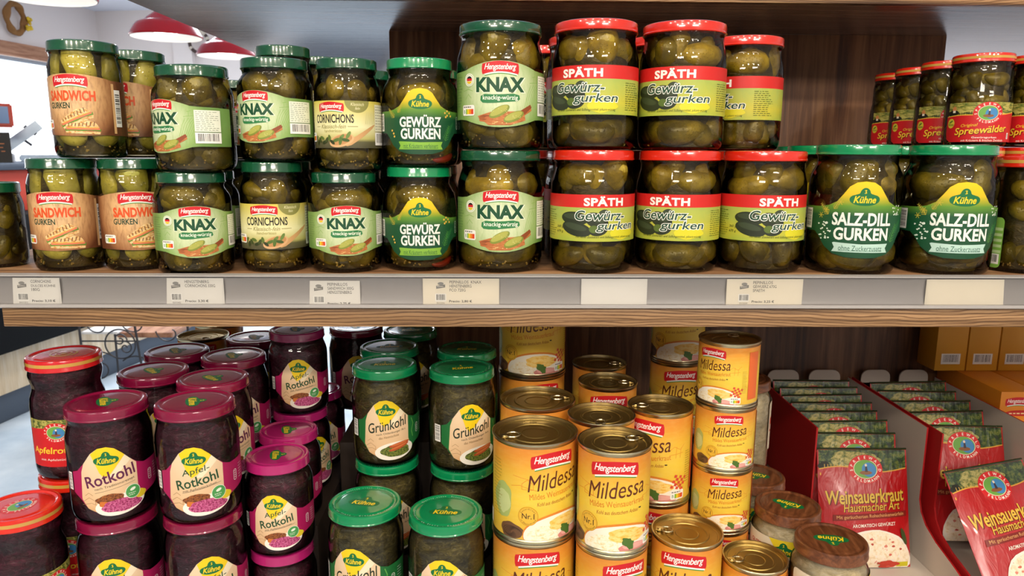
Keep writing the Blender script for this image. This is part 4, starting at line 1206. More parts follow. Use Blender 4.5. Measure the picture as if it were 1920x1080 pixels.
# pendant lamps
def lamp(x, y, label):
    o = empty('pendant_lamp', (x, y, 1.893)); tag(o, label, 'lamp', 'red pendant lamps over the counter')
    pr = [(.148, .0), (.150, .006), (.138, .028), (.128, .044), (.118, .056), (.100, .064), (.088, .068), (.078, .078), (.050, .100), (.034, .112), (.030, .118), (.030, .135), (.022, .15), (.0, .152)]
    bm = bmesh.new(); add_lathe(bm, pr, 48, 0, False, False); mesh_obj('shade', bm_mesh('shade', bm, 'lamp_red', 30), o)
    bm = bmesh.new(); add_lathe(bm, [(r - .003, z - .001) for r, z in pr[:-3]], 48, 0, False, False); mesh_obj('shade_lining', bm_mesh('shade_lining', bm, 'lamp_white', 60), o)
    bm = bmesh.new(); add_lathe(bm, [(0, .012), (.045, .014), (.055, .026), (.045, .045), (.02, .07), (0, .07)], 24); mesh_obj('bulb', bm_mesh('bulb', bm, 'bulb_glow', 60), o)
    spot('pendant_bulb_light', (x, y, 1.90), (x, y, 0), 26, (1.0, 0.95, 0.88), 0.05, 140, 0.5)
    tmesh(o, 'cord', 'iron_black', tubes=[([(0, 0, .15), (0, 0, CH - 1.893)], .004, 6)])
lamp(-1.475, 2.57, 'red enamel pendant lamp whose rim dips into the top edge of the picture')
lamp(-1.451, 3.40, 'red enamel pendant lamp with glowing bulb, in front of the wall ring')
lamp(-1.419, 4.04, 'red enamel pendant lamp half hidden by the underside of the upper shelf')

# wreaths on the walls
c = empty('straw_wreath', (-4.525 + .1464 * -1.27 + .05, 8.786 + .9892 * -1.27, 2.655), RROT)
tag(c, 'brown straw wreath with yellow flowers on the white wall', 'wreath')
bm = bmesh.new()
for k in range(4):
    add_tube(bm, [(.02 + .012 * sin(5 * t + k), (.095 + .02 * k / 3) * cos(t), (.125 + .018 * k / 3) * sin(t)) for t in [2 * PI * i / 40 for i in range(40)]], .021, 8, 0, True)
mesh_obj('straw_ring', bm_mesh('straw_ring', bm, 'straw', 60), c)
bm = bmesh.new(); rnd = random.Random(2)
for k in range(16): bmesh.ops.create_icosphere(bm, subdivisions=1, radius=rnd.uniform(.012, .02), matrix=Matrix.Translation((.05 + rnd.uniform(0, .03), .10 + rnd.uniform(-.03, .05), -.05 + rnd.uniform(-.05, .07))))
mesh_obj('flowers', bm_mesh('flowers', bm, 'flower_yellow', 60), c)
c = empty('wall_ring', (-3.28, 8.50, 2.585), RROT)
tag(c, 'dark ring bound with pale bands hanging on the back wall', 'wreath')
def torus(bm, R, r, t0, t1, n, mi):
    add_tube(bm, [(R * cos(t0 + (t1 - t0) * i / n), 0, R * sin(t0 + (t1 - t0) * i / n)) for i in range(n + (0 if t1 - t0 > 6.2 else 1))], r, 10, mi, t1 - t0 > 6.2)
bm = bmesh.new(); torus(bm, .11, .018, 0, 2 * PI, 40, 0); mesh_obj('ring', bm_mesh('ring', bm, 'ring_dark', 60), c)
for a in (.2, .75, 1.25, 1.8, 3.6, 4.6):
    bm = bmesh.new(); torus(bm, .11, .0205, a, a + .26, 5, 0); mesh_obj('pale_binding', bm_mesh('pale_binding', bm, 'ring_pale', 60), c)
bm = bmesh.new(); bmesh.ops.create_icosphere(bm, subdivisions=2, radius=.035, matrix=Matrix.Translation((.055, 0, .115))); mesh_obj('bow', bm_mesh('bow', bm, 'ring_pale', 60), c)

c = empty('back_cabinet', (-1.75, 7.25, 0.001), RROT)
tag(c, 'dark grey cabinet far behind the jars below the red lamps', 'cabinet')
tmesh(c, 'carcass', 'plinth_dark', [(-.5, .5, 0, .4, 0, 2.10)], bevel=.005)
tmesh(c, 'top', 'plinth_dark', [(-.52, .52, -.02, .42, 2.101, 2.14)], bevel=.005)

# wrought iron stand seen below the middle shelf
c = empty('iron_stand', (-1.80, 3.6, 0))
tag(c, 'wrought iron scrollwork stand on the floor, seen below the middle shelf', 'plant stand')
def scroll(cx, cz, r, turns, a0, y=0, sg=1):
    n = int(26 * turns)
    return [(cx + r * (1 - .78 * i / n) * cos(a0 + sg * 2 * PI * turns * i / n), y, cz + r * (1 - .78 * i / n) * sin(a0 + sg * 2 * PI * turns * i / n)) for i in range(n + 1)]
for x0, x1, y in ((-.27, -.26, -.01), (.0, .05, -.01), (.25, .26, .02), (-.26, -.26, .3), (.26, .26, .3)):
    tmesh(c, 'leg', 'iron_black', tubes=[([(x0, y, .60), (x1, y, 0)], .006, 8)])
tmesh(c, 'rail', 'iron_black', tubes=[([(-.27, 0, .60), (.26, 0, .60)], .005, 8), ([(-.27, 0, .47), (.02, 0, .47)], .004, 8)])
tmesh(c, 'ring', 'iron_black', tubes=[([(-.08 + .075 * cos(t), 0, .455 + .075 * sin(t)) for t in [2 * PI * i / 36 for i in range(36)]], .004, 8, 0, True)])
for args in ((-.08, .475, .035, 1.3, 0, 0, 1), (-.055, .435, .035, 1.3, 2, 0, -1), (-.17, .56, .07, .5, PI, 0, 1), (.01, .57, .08, .5, PI, 0, 1), (.0, .30, .10, 1.2, 2.4, 0, -1), (-.19, .33, .09, 1.2, .8, 0, 1), (.17, .52, .07, .6, PI, 0, 1)):
    tmesh(c, 'scroll', 'iron_black', tubes=[(scroll(*args), .0036, 8)])
tmesh(c, 'board', 'header_wood', [(-.12, .16, .05, .30, .475, .50)], bevel=.003)
tmesh(c, 'cloth', 'white_paint', [(-.28, -.10, .02, .30, .50, .512)], bevel=.003)

# ------------------------------------------------------------------ the shelving unit
CZ = 1.40; Z1 = 1.276; ZL = .790; ZU = 1.602
unit = empty('shelving_unit', (.25, 1.0, 0))
tag(unit, 'wooden supermarket shelving unit with three shelves and a grey price rail', 'shelf')
UL = Vector((.25, 1.0, 0))
def upart(name, b, mat, bevel=.0015):
    bb = (b[0] - UL.x, b[1] - UL.x, b[2] - UL.y, b[3] - UL.y, b[4], b[5])
    return mesh_obj(name, box_mesh(name, *bb, mat, bevel), unit)
upart('middle_shelf', (-.60, 1.15, .7392, 1.30, 1.2452, Z1), 'shelf_wood_top', .001)
upart('front_edge', (-.498, 1.15, .734, .775, 1.2255, 1.2446), 'shelf_wood', .0008)
upart('upper_shelf', (-.503, 1.6, 1.052, 2.27, ZU, ZU + .030), 'laminate_underside', .001)
upart('upper_front_edge', (-.503, 1.6, 1.040, 1.0525, ZU, ZU + .042), 'shelf_wood', .001)
upart('lower_shelf', (-.60, 1.15, .58, 1.30, ZL - .04, ZL), 'shelf_wood_top', .001)
upart('back_panel', (-.183, .768, 1.30, 1.318, .10, ZU), 'panel_wood', .001)
upart('lower_back_panel', (-.183, 1.05, 1.2992, 1.3175, .10, 1.2448), 'panel_wood', .001)
upart('base', (-.45, 1.0, .66, 1.30, 0, ZL - .04), 'dark_board', .003)
for b in ((-.427, -.286, .690, .774, ZL, .9095), (-.515, -.447, .640, .815, ZL, .9225), (-.426, -.298, .775, 1.14, ZL, 1.0295),
          (-.285, -.200, .730, .811, ZL, .860), (-.288, -.212, .811, 1.06, ZL, .966), (-.19, -.006, .690, .905, ZL, .9095),
          (-.205, -.002, .911, 1.14, ZL, 1.0295), (0, .245, .680, .790, ZL, .899), (.152, .232, .790, .855, ZL, .899), (0, .151, .791, 1.10, ZL, 1.007), (.152, .281, .860, 1.10, ZL, 1.007),
          (.246, .304, .693, .822, ZL, .8315), (.306, .385, .660, .900, ZL, .8795), (.300, .375, .901, .985, ZL, .980)):
    upart('riser', b[:5] + (b[5] - .0008,), 'dark_board', .001)

rail = empty('price_rail', (.25, .735, 1.2478))
tag(rail, 'grey plastic price label rail along the front of the middle shelf', 'price rail')
bm = bmesh.new(); x0, x1 = -.85, .90
prof = [(.004, -.0028), (-.0035, -.0028), (-.0065, -.0015), (-.0065, .0015), (-.0030, .0022), (-.0018, .006), (-.0005, .016), (-.0012, .026), (-.0030, .0294), (-.0060, .0300), (-.0060, .0312), (.0, .0318), (.004, .0318)]
A_ = [bm.verts.new((x0, y, z)) for y, z in prof]; B_ = [bm.verts.new((x1, y, z)) for y, z in prof]
for i in range(len(prof)):
    j = (i + 1) % len(prof); bm.faces.new((A_[i], A_[j], B_[j], B_[i]))
bm.faces.new(A_); bm.faces.new(B_[::-1])
mesh_obj('back_strip', bm_mesh('back_strip', bm, 'rail_grey', 30), rail)
bm = bmesh.new()
pr = [(-.0058, .0005), (-.0052, .010), (-.0050, .022), (-.0058, .0302)]
A_ = [bm.verts.new((x0, y, z)) for y, z in pr]; B_ = [bm.verts.new((x1, y, z)) for y, z in pr]
for i in range(3): bm.faces.new((A_[i], A_[i + 1], B_[i + 1], B_[i]))
mesh_obj('clear_cover', bm_mesh('clear_cover', bm, 'clear_plastic', 60), rail)

def price_tag(x0, x1, lines, price, label, cream=False, slant=0.0, drop=0.0, code='501049'):
    w = (x1 - x0) * 1000; h = 27.0
    A = Art(); b = 'tag_paper_cream' if cream else 'tag_paper'
    A.poly(b, [(-w / 2 - slant, 0), (w / 2 - slant, 0), (w / 2, h), (-w / 2, h)])
    if lines:
        tx = -w / 2 + (17.5 if w < 60 else 27)
        for i, s in enumerate(lines):
            n = len(s); A.text(ink('45433f'), s, tx + n * 1.0, h - 3.6 - i * 4.1, n * 2.0, 3.0, res=2, same=i > 0)
        A.text(ink('3f3d3a'), price, tx + 11, 3.6, 23, 3.0, bold=.012, res=2)
        bx = tx - 12.5
        A.barcode(bx - 2, bx + 9, 3.4, 11.6, len(price) + len(lines[0]))
        A.poly(ink('8a8884'), [(bx - 1, 16.5), (bx + 8, 18), (bx + 8, 21), (bx - 1, 19.5)]); A.polys(ink('9a9894'), [ellipse(bx + 3.5, 21.8, 3, 1.6, 14)]); A.lines(ink('e6e2d8'), bx, bx + 7, 17.8, 20, 1, 3, .8)
        A.text(ink('6a6864'), code, bx + 3.4, 2.0, 8, 1.5, res=1)
    me = A.build('price_tag', lambda u, v, off: Vector((u, -off, v)), None, off0=.0002, lay=.00004)
    bx_ = box_mesh('p', -w / 2000, w / 2000, 0, .00015, 0.0002, h / 1000 - .0002, b)
    o = mesh_obj('price_tag', join('price_tag', [me, bx_], 30))
    o.location = ((x0 + x1) / 2, .735 - .0036, 1.2490 - drop)
    tag(o, label, 'price tag', 'price tags in the rail')
    return o
price_tag(-.482, -.436, ['CORNICHONS', 'DULCES KÜHNE', '180G'], 'Precio: 3,10 €', 'white price tag reading 3,10 in the rail, at its left end', slant=2, code='501151')
price_tag(-.330, -.274, ['HENGSTENBERG', 'CORNICHONS 330G'], 'Precio: 3,30 €', 'white price tag reading 3,30 in the rail, under the overhanging gherkin jar', slant=2, code='501042')
price_tag(-.188, -.138, ['PEPINILLOS', 'SANDWICH 300G', 'HENGSTENBERG'], 'Precio: 2,75 €', 'white price tag reading 2,75 in the rail, its last line cut by the lip', slant=1.5, drop=.0025)
price_tag(-.075, .002, ['PEPINILLOS  KNAX', 'HENSTENBERG', 'FCO 720G'], 'Precio: 2,80 €', 'cream price tag reading 2,80 in the rail, below the large green label jar', True, code='501036')
price_tag(.085, .152, None, '', 'blank white price tag in the rail below red banded jars')
price_tag(.233, .311, ['PEPINILLOS', 'GEWUERZ 670G', 'SPAETH'], 'Precio: 3,25 €', 'cream price tag reading 3,25 in the rail, below the last red banded jar', True, code='501034')
price_tag(.438, .518, None, '', 'blank cream price tag in the rail at the right end', True, slant=-2)

# ------------------------------------------------------------------ trays, pouches and cartons
def tray(x0, x1, yb, yf, label):
    o = empty('cardboard_tray', ((x0 + x1) / 2, yb, ZL + .0006)); tag(o, label, 'cardboard tray', 'red and white trays of pouches')
    w = (x1 - x0) / 2; top = .210; th = .0025
    side = [(0, 0), (0, top), (yf - yb, top), (yf - yb, .095), (yf - yb - .007, .078), (yf - yb - .022, .064), (yf - yb - .05, .052), (yf - yb - .09, .042), (yf - yb - .130, .030), (yf - yb - .130, 0)]
    def wall(name, x, s):
        bm = bmesh.new()
        a = [bm.verts.new((x, y, z)) for y, z in side]; b = [bm.verts.new((x + s * th, y, z)) for y, z in side]
        f1 = bm.faces.new(a); f1.material_index = 1
        f2 = bm.faces.new(b[::-1]); f2.material_index = 0
        n = len(side)
        for i in range(n): bm.faces.new((a[i], b[i], b[(i + 1) % n], a[(i + 1) % n])).material_index = 1
        f1.normal_update(); f2.normal_update()
        bmesh.ops.triangulate(bm, faces=[f1, f2])
        return mesh_obj(name, bm_mesh(name, bm, ['card_white', 'card_red', 'card_edge'], 20), o)
    wall('side_wall', -w, 1); wall('side_wall', w, -1)
    bm = bmesh.new(); add_box(bm, -w + th, w - th, -th, 0, 0, .200)
    for cx in (-w * .45, w * .45):
        pts = rrect(cx - w * .34, cx + w * .34, .190, .224, .014)
        a = [bm.verts.new((x, -th, z)) for x, z in pts]; b = [bm.verts.new((x, 0, z)) for x, z in pts]; n = len(pts)
        bm.faces.new(a); bm.faces.new(b[::-1])
        for i in range(n): bm.faces.new((a[i], a[(i + 1) % n], b[(i + 1) % n], b[i]))
    mesh_obj('back_wall', bm_mesh('back_wall', bm, 'card_white', 20), o)
    bm = bmesh.new()
    fp = [(yf - yb - .130, .0006), (-th, .0006), (-th, .030), (-.250, .0031), (yf - yb - .130, .0031)]
    a = [bm.verts.new((-w + th + .0005, y, z)) for y, z in fp]; b = [bm.verts.new((w - th - .0005, y, z)) for y, z in fp]
    bm.faces.new(a); bm.faces.new(b[::-1])
    for i in range(5): bm.faces.new((a[i], b[i], b[(i + 1) % 5], a[(i + 1) % 5]))
    mesh_obj('floor_panel', bm_mesh('floor_panel', bm, 'card_white'), o)
    mesh_obj('front_lip', box_mesh('front_lip', -w + th, w - th, yf - yb - .130, yf - yb - .130 + th, th, .026, 'card_red'), o)
tray(.476, .645, 1.285, 1.032, 'red and white cardboard tray of sauerkraut pouches beside the stacked cans')
tray(.650, .806, 1.285, 1.006, 'red and white cardboard tray of sauerkraut pouches at the right edge of the picture')

PW, PH = .136, .175
def bulge(u, v, B):
    a = max(0.0, 1 - (2 * u / PW) ** 2) ** .75; t = v / PH
    g = max(0.0, min(1.0, (1 - t - .07) / .45)); g = g * g * (3 - 2 * g)
    e = max(0.0, min(1.0, t / .10)); e = e * (2 - e)
    return B * a * g * (.25 + .75 * e) + .0008 * sin(70 * u + 9 * t) * a * g
def art_pouch():
    A = Art(); h = PH * 1000; w = PW * 500
    A.poly('film_red', rect(-w, w, 0, h))
    A.poly('film_forest', rect(-w + 2, w - 2, 140, h - 3))
    A.poly('film_forest_light', wobble(-12, 158, 38, 12, .08, 3)); A.poly(ink('14180c'), wobble(-58, 149, 9, 6, .1, 5)); A.polys(ink('c9a24a'), [rect(-58 + 5 * k, -57 + 5 * k, 143, 151) for k in range(6)])
    pts = [(-w + 2 + (2 * w - 4) * i / 16, 143 + 4 * sin(i * .42)) for i in range(17)]
    A.poly(ink('d9a23a'), [(x, y + 1.6) for x, y in pts] + [(w - 2, 122), (-w + 2, 122)])
    A.poly('film_red', pts + [(w - 2, 122), (-w + 2, 122)])
    A.emblem(4, 144, 52)
    A.text(ink('5f0d0c'), 'Weinsauerkraut', 1, 104, 118, 20, shear=.12, bold=.035, rot=3)
    A.text(ink('dcb640'), 'Weinsauerkraut', 0, 105, 118, 20, shear=.12, bold=.02, rot=3)
    A.text(ink('5f0d0c'), 'Hausmacher Art', 9, 89.4, 86, 12, shear=.15, bold=.02, rot=3); A.text(ink('dcb640'), 'Hausmacher Art', 8, 90, 86, 12, shear=.15, bold=.008, rot=3)
    A.poly(ink('7d1f14'), [(-50, 68.5), (62, 75.5), (62, 83.5), (-50, 77.5)])
    A.text(ink('dba86a'), 'Mit geräucherten Rohschinkenwürfeln', 6, 76, 102, 6.4, bold=0, rot=3.4, res=2)
    A.text(ink('f0e6da'), 'AROMATISCH GEWÜRZT', 10, 64, 66, 6, bold=.015, rot=3, res=2)
    A.poly(ink('efe7da'), wobble(12, 14, 54, 43, .02, 3))
    A.poly('print_kraut_pouch', wobble(12, 15, 51, 39, .025, 4))
    rnd = random.Random(6)
    for k in range(16): A.poly(ink(('cf6a5a', 'd98672', 'b9503f')[k % 3]), wobble(14 + rnd.uniform(-38, 40), 22 + rnd.uniform(-20, 24), rnd.uniform(1.6, 3.2), rnd.uniform(1.2, 2), .12, k, 10))
    A.poly(ink('3a4a22'), ellipse(56, 46, 3.4, 13, 16, 18)); A.poly(ink('c9bf1f'), rect(44, 62, 2, 9)); A.polys(ink('c23a2a'), [wobble(30, 6, 16, 6, .12, 4)])
    return A
def pouch_proto():
    o = empty('sauerkraut_pouch')
    def grid(B, sg, off):
        bm = bmesh.new(); nu, nv = 18, 26; V = {}
        for j in range(nv + 1):
            for i in range(nu + 1):
                u = -PW / 2 + PW * i / nu; v = PH * j / nv
                V[i, j] = bm.verts.new((u, sg * bulge(u, v, B) + off, v))
        for j in range(nv):
            for i in range(nu): bm.faces.new((V[i, j], V[i + 1, j], V[i + 1, j + 1], V[i, j + 1]))
        return bm
    bm = grid(.0115, -1, 0); me0 = bm_mesh('f', bm, 'film_red', 60)
    bm = grid(.0075, 1, .0004); me1 = bm_mesh('b', bm, 'film_red', 60)
    me = join('pouch_body', [me0, me1], 60); mesh_obj('pouch_body', me, o)
    A = art_pouch()
    A.items = [([(min(max(x, -PW * 500), PW * 500), min(max(y, 0), PH * 1000)) for x, y in p], f, m, l) for p, f, m, l in A.items]
    mesh_obj('front_print', A.build('front_print', lambda u, v, off: Vector((u, -bulge(u, v, .0115) - off, v)), 6, 7, off0=.0003, lay=.00005), o)
    bm = bmesh.new(); add_tube(bm, [(-PW / 2 + PW * i / 12, .0006 * sin(i * 1.7), PH - .0012) for i in range(13)], .0017, 10)
    mesh_obj('top_seal', bm_mesh('top_seal', bm, 'film_seal'), o)
    return o
t = NT('film_seal'); b = t.principled(lin('24331a'), 0.2); b.inputs['Coat Weight'].default_value = 1.0
pouch0 = None
def pouch(x, ytop, ztop, lean, label, yaw=0.0, roll=0.0):
    global pouch0
    if pouch0 is None: o = pouch0 = pouch_proto()
    else: o = copy_tree(pouch0)
    R_ = Matrix.Rotation(radians(yaw), 3, 'Z') @ Matrix.Rotation(radians(-lean), 3, 'X') @ Matrix.Rotation(radians(roll), 3, 'Y')
    topv = R_ @ Vector((0, 0, PH))
    o.rotation_euler = R_.to_euler(); o.location = (x - topv.x, ytop - topv.y, ztop - topv.z)
    tag(o, label, 'food pouch', 'sauerkraut pouches in the trays')
ord_w = ['front pouch', 'second pouch', 'third pouch', 'fourth pouch', 'fifth pouch', 'sixth pouch', 'seventh pouch', 'rearmost pouch']
tops = [(1.043, .9640), (1.076, .976), (1.107, .984), (1.136, .990), (1.164, .995), (1.192, .999), (1.220, 1.003), (1.247, 1.007)]
for i, (yy, zz) in enumerate(tops):
    jx = (.552, .552, .555, .553, .558, .554, .560, .558)[i]
    pouch(jx, yy, zz, 15.0, 'red and green sauerkraut pouch, %s of the tray beside the cans' % ord_w[i], 0, (.3, .6, -.6, 0, .5, -.6, 0, .5)[i])
tops = [(.985, .962), (1.085, .984), (1.130, .991), (1.168, .996), (1.205, 1.001), (1.240, 1.006)]
for i, (yy, zz) in enumerate(tops):
    pouch((.700, .726, .724, .727, .725, .728)[i], yy, zz, (33.0, 18, 16, 15, 15, 15)[i], 'red and green sauerkraut pouch, %s of the tray at the right edge' % (ord_w[i] if i < 5 else 'rearmost pouch'), 10 if i == 0 else 0, (-4, 1, -1, 0, 1, -1)[i])

def carton(name, loc, dims, mat, label, art=None, group=None):
    o = empty(name, loc); tag(o, label, 'carton', group)
    mesh_obj('box', box_mesh('box', -dims[0] / 2, dims[0] / 2, 0, dims[1], 0, dims[2], mat, .0008), o)
    if art: mesh_obj('front_print', art.build('front_print', lambda u, v, off: Vector((u, -off, v)), None), o)
    return o
upart('riser', (.812, 1.10, 1.122, 1.298, ZL, .9672), 'dark_board', .001)
for i, (xx, dsc) in enumerate(((.844, 'beside the tray wall'), (.907, 'second from the tray wall'), (.970, 'third from the tray wall'))):
    A = Art(); A.hengst(0, 40, 44); A.poly(ink('c2201c'), ellipse(4, 22, 24, 5, 24)); A.lines(ink('f2d9a0'), -14, 22, 18, 25, 1, 3, 2)
    carton('food_carton', (xx, 1.122, .968), (.0605, .174, .058), 'card_orange', 'orange and yellow carton lying flat at the back right, %s' % dsc, scaled(A, 1.0), 'cartons lying flat')
for i, (xx, dsc) in enumerate(((.799, 'next to the bare wooden panel'), (.856, 'middle one of three'), (.913, 'outermost at the right'))):
    A = Art(); A.barcode(-17, 17, 12, 31, 4 + i)
    o = carton('food_carton', (xx, 1.238, 1.0265), (.0545, .055, .185), 'card_yellow', 'yellow carton with barcode standing upright on the flat cartons, %s' % dsc, A, 'cartons standing upright')
# ------------------------------------------------------------------ jars on the middle shelf, lower row
G1 = 'jars on the middle shelf'
def low(kind, x, y, rot, label, h=None, tilt=0): return jar(kind, x, y, Z1 + (h or JAR[kind]['H']), rot, label, G1, None, tilt, h)
def up(kind, x, y, base, rot, label, h=None, tilt=0): return jar(kind, x, y, Z1 + base + (h or JAR[kind]['H']), rot, label, G1, None, tilt, h)
low('plain', -.5480, .815, 0, 'small jar of little gherkins without visible label at the left end of the shelf')
low('sandwich', -.4615, .800, -18, 'gherkin slice jar with brown sandwich label, standing on the shelf, left of two')
low('sandwich', -.3910, .806, 2, 'gherkin slice jar with brown sandwich label on the shelf, partly behind the overhanging jar')
low('knax_s', -.3180, .778, 2, 'small green label gherkin jar overhanging the shelf edge')
low('cornichon', -.2395, .797, -12, 'cornichon jar with cream label standing on the shelf')
low('knax_s', -.1640, .797, 2, 'small green label gherkin jar on the shelf between cornichon jar and dark green badge jar')
low('badge', -.0850, .811, 0, 'gherkin jar with dark green and yellow badge label standing on the shelf')
low('knax_l', .0030, .807, 1, 'large gherkin jar with pale green label standing on the shelf')
low('spath', .1030, .801, 14, 'red banded gherkin jar standing on the shelf next to the large pale green jar')
low('spath', .1980, .808, -14, 'red banded gherkin jar standing on the shelf, middle of three')
low('spath', .2900, .805, 22, 'red banded gherkin jar standing on the shelf beside the dill gherkin jars')
low('salz', .3870, .796, 13, 'large dill gherkin jar with green badge label beside the red banded jars')
low('salz', .4880, .793, 20, 'large dill gherkin jar with green badge label, the right one of two')
low('spree', .5790, .795, 74, 'red lid jar at the right picture edge, label turned away', .1245)
# upper row, standing on the lids below
HS = {k: v['H'] for k, v in JAR.items()}
up('sandwich', -.4290, .802, HS['sandwich'], -27, 'gherkin slice jar with brown sandwich label, stacked on top at the left')
up('sandwich', -.4130, .8755, HS['sandwich'], -42, 'sandwich label jar in the upper row, mostly hidden behind its twin')
up('knax_s', -.3110, .778, HS['knax_s'], -52, 'small green label jar stacked on the overhanging jar, label turned aside')
up('knax_s', -.2330, .801, HS['cornichon'], -34, 'small green label jar stacked on the cornichon jar')
up('cornichon', -.1575, .799, HS['knax_s'], -24, 'cornichon jar with cream label stacked in the upper row')
up('badge', -.0825, .809, HS['badge'], 0, 'gherkin jar with dark green and yellow badge label, stacked in the upper row')
up('knax_l', .0030, .807, HS['knax_l'], 0, 'large gherkin jar with pale green label, stacked in the upper row')
up('spath', .1030, .803, HS['spath'], -20, 'red banded gherkin jar stacked next to the large pale green jar')
up('spath', .1970, .808, HS['spath'], -13, 'red banded gherkin jar stacked in the upper row, middle of three')
up('spath', .2915, .898, HS['spath'], -46, 'red banded gherkin jar stacked in the upper row, set back at the right')
# the rows behind
low('knax_s', -.3385, .864, 0, 'green lid jar on the shelf hidden behind the overhanging small jar')
up('knax_s', -.3380, .863, HS['knax_s'], 10, 'dark green lid showing just behind the turned small green label jar', .114)
low('cornichon', -.3330, .960, 0, 'jar on the shelf in the third row, hidden behind the small jars')
up('knax_s', -.3340, .960, HS['cornichon'], 20, 'dark green lid jar in the third row, between the two upper small jars', .096)
low('cornichon', -.2510, .884, 0, 'cornichon jar on the shelf behind, only its lid edge showing')
up('cornichon', -.2515, .903, HS['cornichon'], -30, 'green lid jar behind the small jar that stands on the cornichons', .130)
low('knax_l', -.2300, .985, 0, 'gherkin jar on the shelf in the third row behind the cornichons')
up('cornichon', -.2295, .978, HS['knax_l'], -44, 'cornichon jar in the third row, its lid and yellow label edge showing', .114)
low('knax_s', -.1720, .888, 0, 'green lid jar on the shelf behind the small jar under the upper cornichons')
up('cornichon', -.1585, .908, HS['knax_s'], -20, 'dark green lid jar in the gap right of the upper cornichon jar')
low('knax_s', -.1290, .985, 0, 'dark green lid jar in the third row, glimpsed left of the badge label jar')
low('badge', -.0830, .905, 0, 'bright green lid jar on the shelf behind the badge label jar')
up('badge', -.0820, .905, HS['badge'], 10, 'bright green lid jar in the upper row behind the badge label jar')
low('spath', .1020, .897, 5, 'red lid jar on the shelf behind the first red banded jar')
up('spath', .1030, .899, HS['spath'], 0, 'red lid jar in the upper row, showing between the first two red banded jars')
low('spath', .0650, .988, 0, 'red lid jar on the shelf in the third row behind the large pale green jar')
up('spath', .0600, .990, HS['spath'] - .0, 0, 'red lid jar in the third row, upper level, beside the large pale green jar')
low('spath', .2000, .903, -5, 'red lid jar on the shelf behind the middle red banded jar')
up('spath', .1980, .903, HS['spath'], 0, 'red lid jar in the upper row behind the middle red banded jar')
low('spath', .2930, .900, 0, 'red lid jar on the shelf carrying the set back red banded jar')
low('salz', .3930, .892, 0, 'bright green lid jar in the second row behind the dill gherkin jars')
low('salz', .4130, .988, 0, 'bright green lid jar in the third row behind the dill gherkin jars')
low('salz', .4920, .890, 0, 'bright green lid jar in the second row behind the right dill gherkin jar')
# red label jars at the right, each standing on a jar of the row below
SP = .1355
for i, (x, y, t1) in enumerate(((.611, .950, 'frontmost'), (.613, 1.024, 'second'), (.617, 1.098, 'third'), (.624, 1.172, 'rearmost'))):
    low('spree', x, y, 12, '%s red lid jar under the stacked red label jars at the right' % t1, SP)
    up('spree', x, y, SP, 10, 'red label gherkin jar on top at the right, %s in its row' % t1)
low('spree', .6880, .955, 12, 'red lid jar in the lower row at the right picture edge, behind the turned jar', SP)
up('spree', .6880, .955, SP, 8, 'red label gherkin jar on top, cut by the right picture edge')

# ------------------------------------------------------------------ jars of red cabbage, lower left
G2 = 'red cabbage jars'
def cab(kind, x, y, drop, rot, label, h=None, tilt=0): return jar(kind, x, y, CZ - drop, rot, label, G2, None, tilt, h)
T1, T2, T3 = .2515, .371, .4905
cab('rot', -.402, .732, T1, -9, 'red cabbage jar with purple lettering, top of the front left stack')
cab('apfel', -.402, .732, T2, -14, 'red cabbage jar under the one with purple lettering')
cab('apfel', -.3115, .732, T1, -9, 'red cabbage jar with green lettering, top of the front stack, beside the purple lettered one')
cab('apfel', -.3115, .732, T2, 4, 'red cabbage jar under the front green lettered one')
cab('rot', -.404, .842, T1, 10, 'crimson lid cabbage jar right behind the purple lettered jar')
cab('rot', -.3235, .813, T1, 20, 'crimson lid cabbage jar behind the front green lettered jar')
cab('rot', -.414, .931, T1, 0, 'dark crimson lid cabbage jar in the third row, left')
cab('rot', -.3335, .908, T1, 0, 'dark crimson lid cabbage jar in the third row, beside the tall rear stack')
cab('rot', -.336, 1.002, T1, 0, 'dark lid cabbage jar in the fourth row, left of the tall rear stack')
cab('rot', -.209, 1.068, T1, 0, 'dark lid cabbage jar right of the tall rear stack')
cab('apfel_s', -.2575, .926, .222, -2, 'small red cabbage jar on top of the rear stack, right under the middle shelf')
cab('apfel_s', -.2575, .926, .328, 30, 'small red cabbage jar under the topmost rear jar')
cab('apfel_s', -.2520, .849, .328, -8, 'pink lid jar of red cabbage just behind the frontmost small one')
cab('apfel_s', -.2430, .7735, .328, -12, 'small pink lid red cabbage jar, top of the short front stack')
cab('apfel_s', -.2430, .7735, .434, -6, 'pink lid jar at the bottom edge under the small front cabbage jar')
cab('apfel_s', -.2545, 1.004, .328, 4, 'cabbage jar deep in the shelf, only the end of its label showing')
cab('ap_c', -.4670, .777, .2134, -24, 'tall waisted cabbage jar with gold striped red lid, top at the far left')
cab('ap', -.4670, .777, .3456, -24, 'red lid waisted jar under the tall one at the far left')
cab('ap', -.4740, .690, .3456, 40, 'bright red lid jar with emblem on its lid, in the bottom left corner')

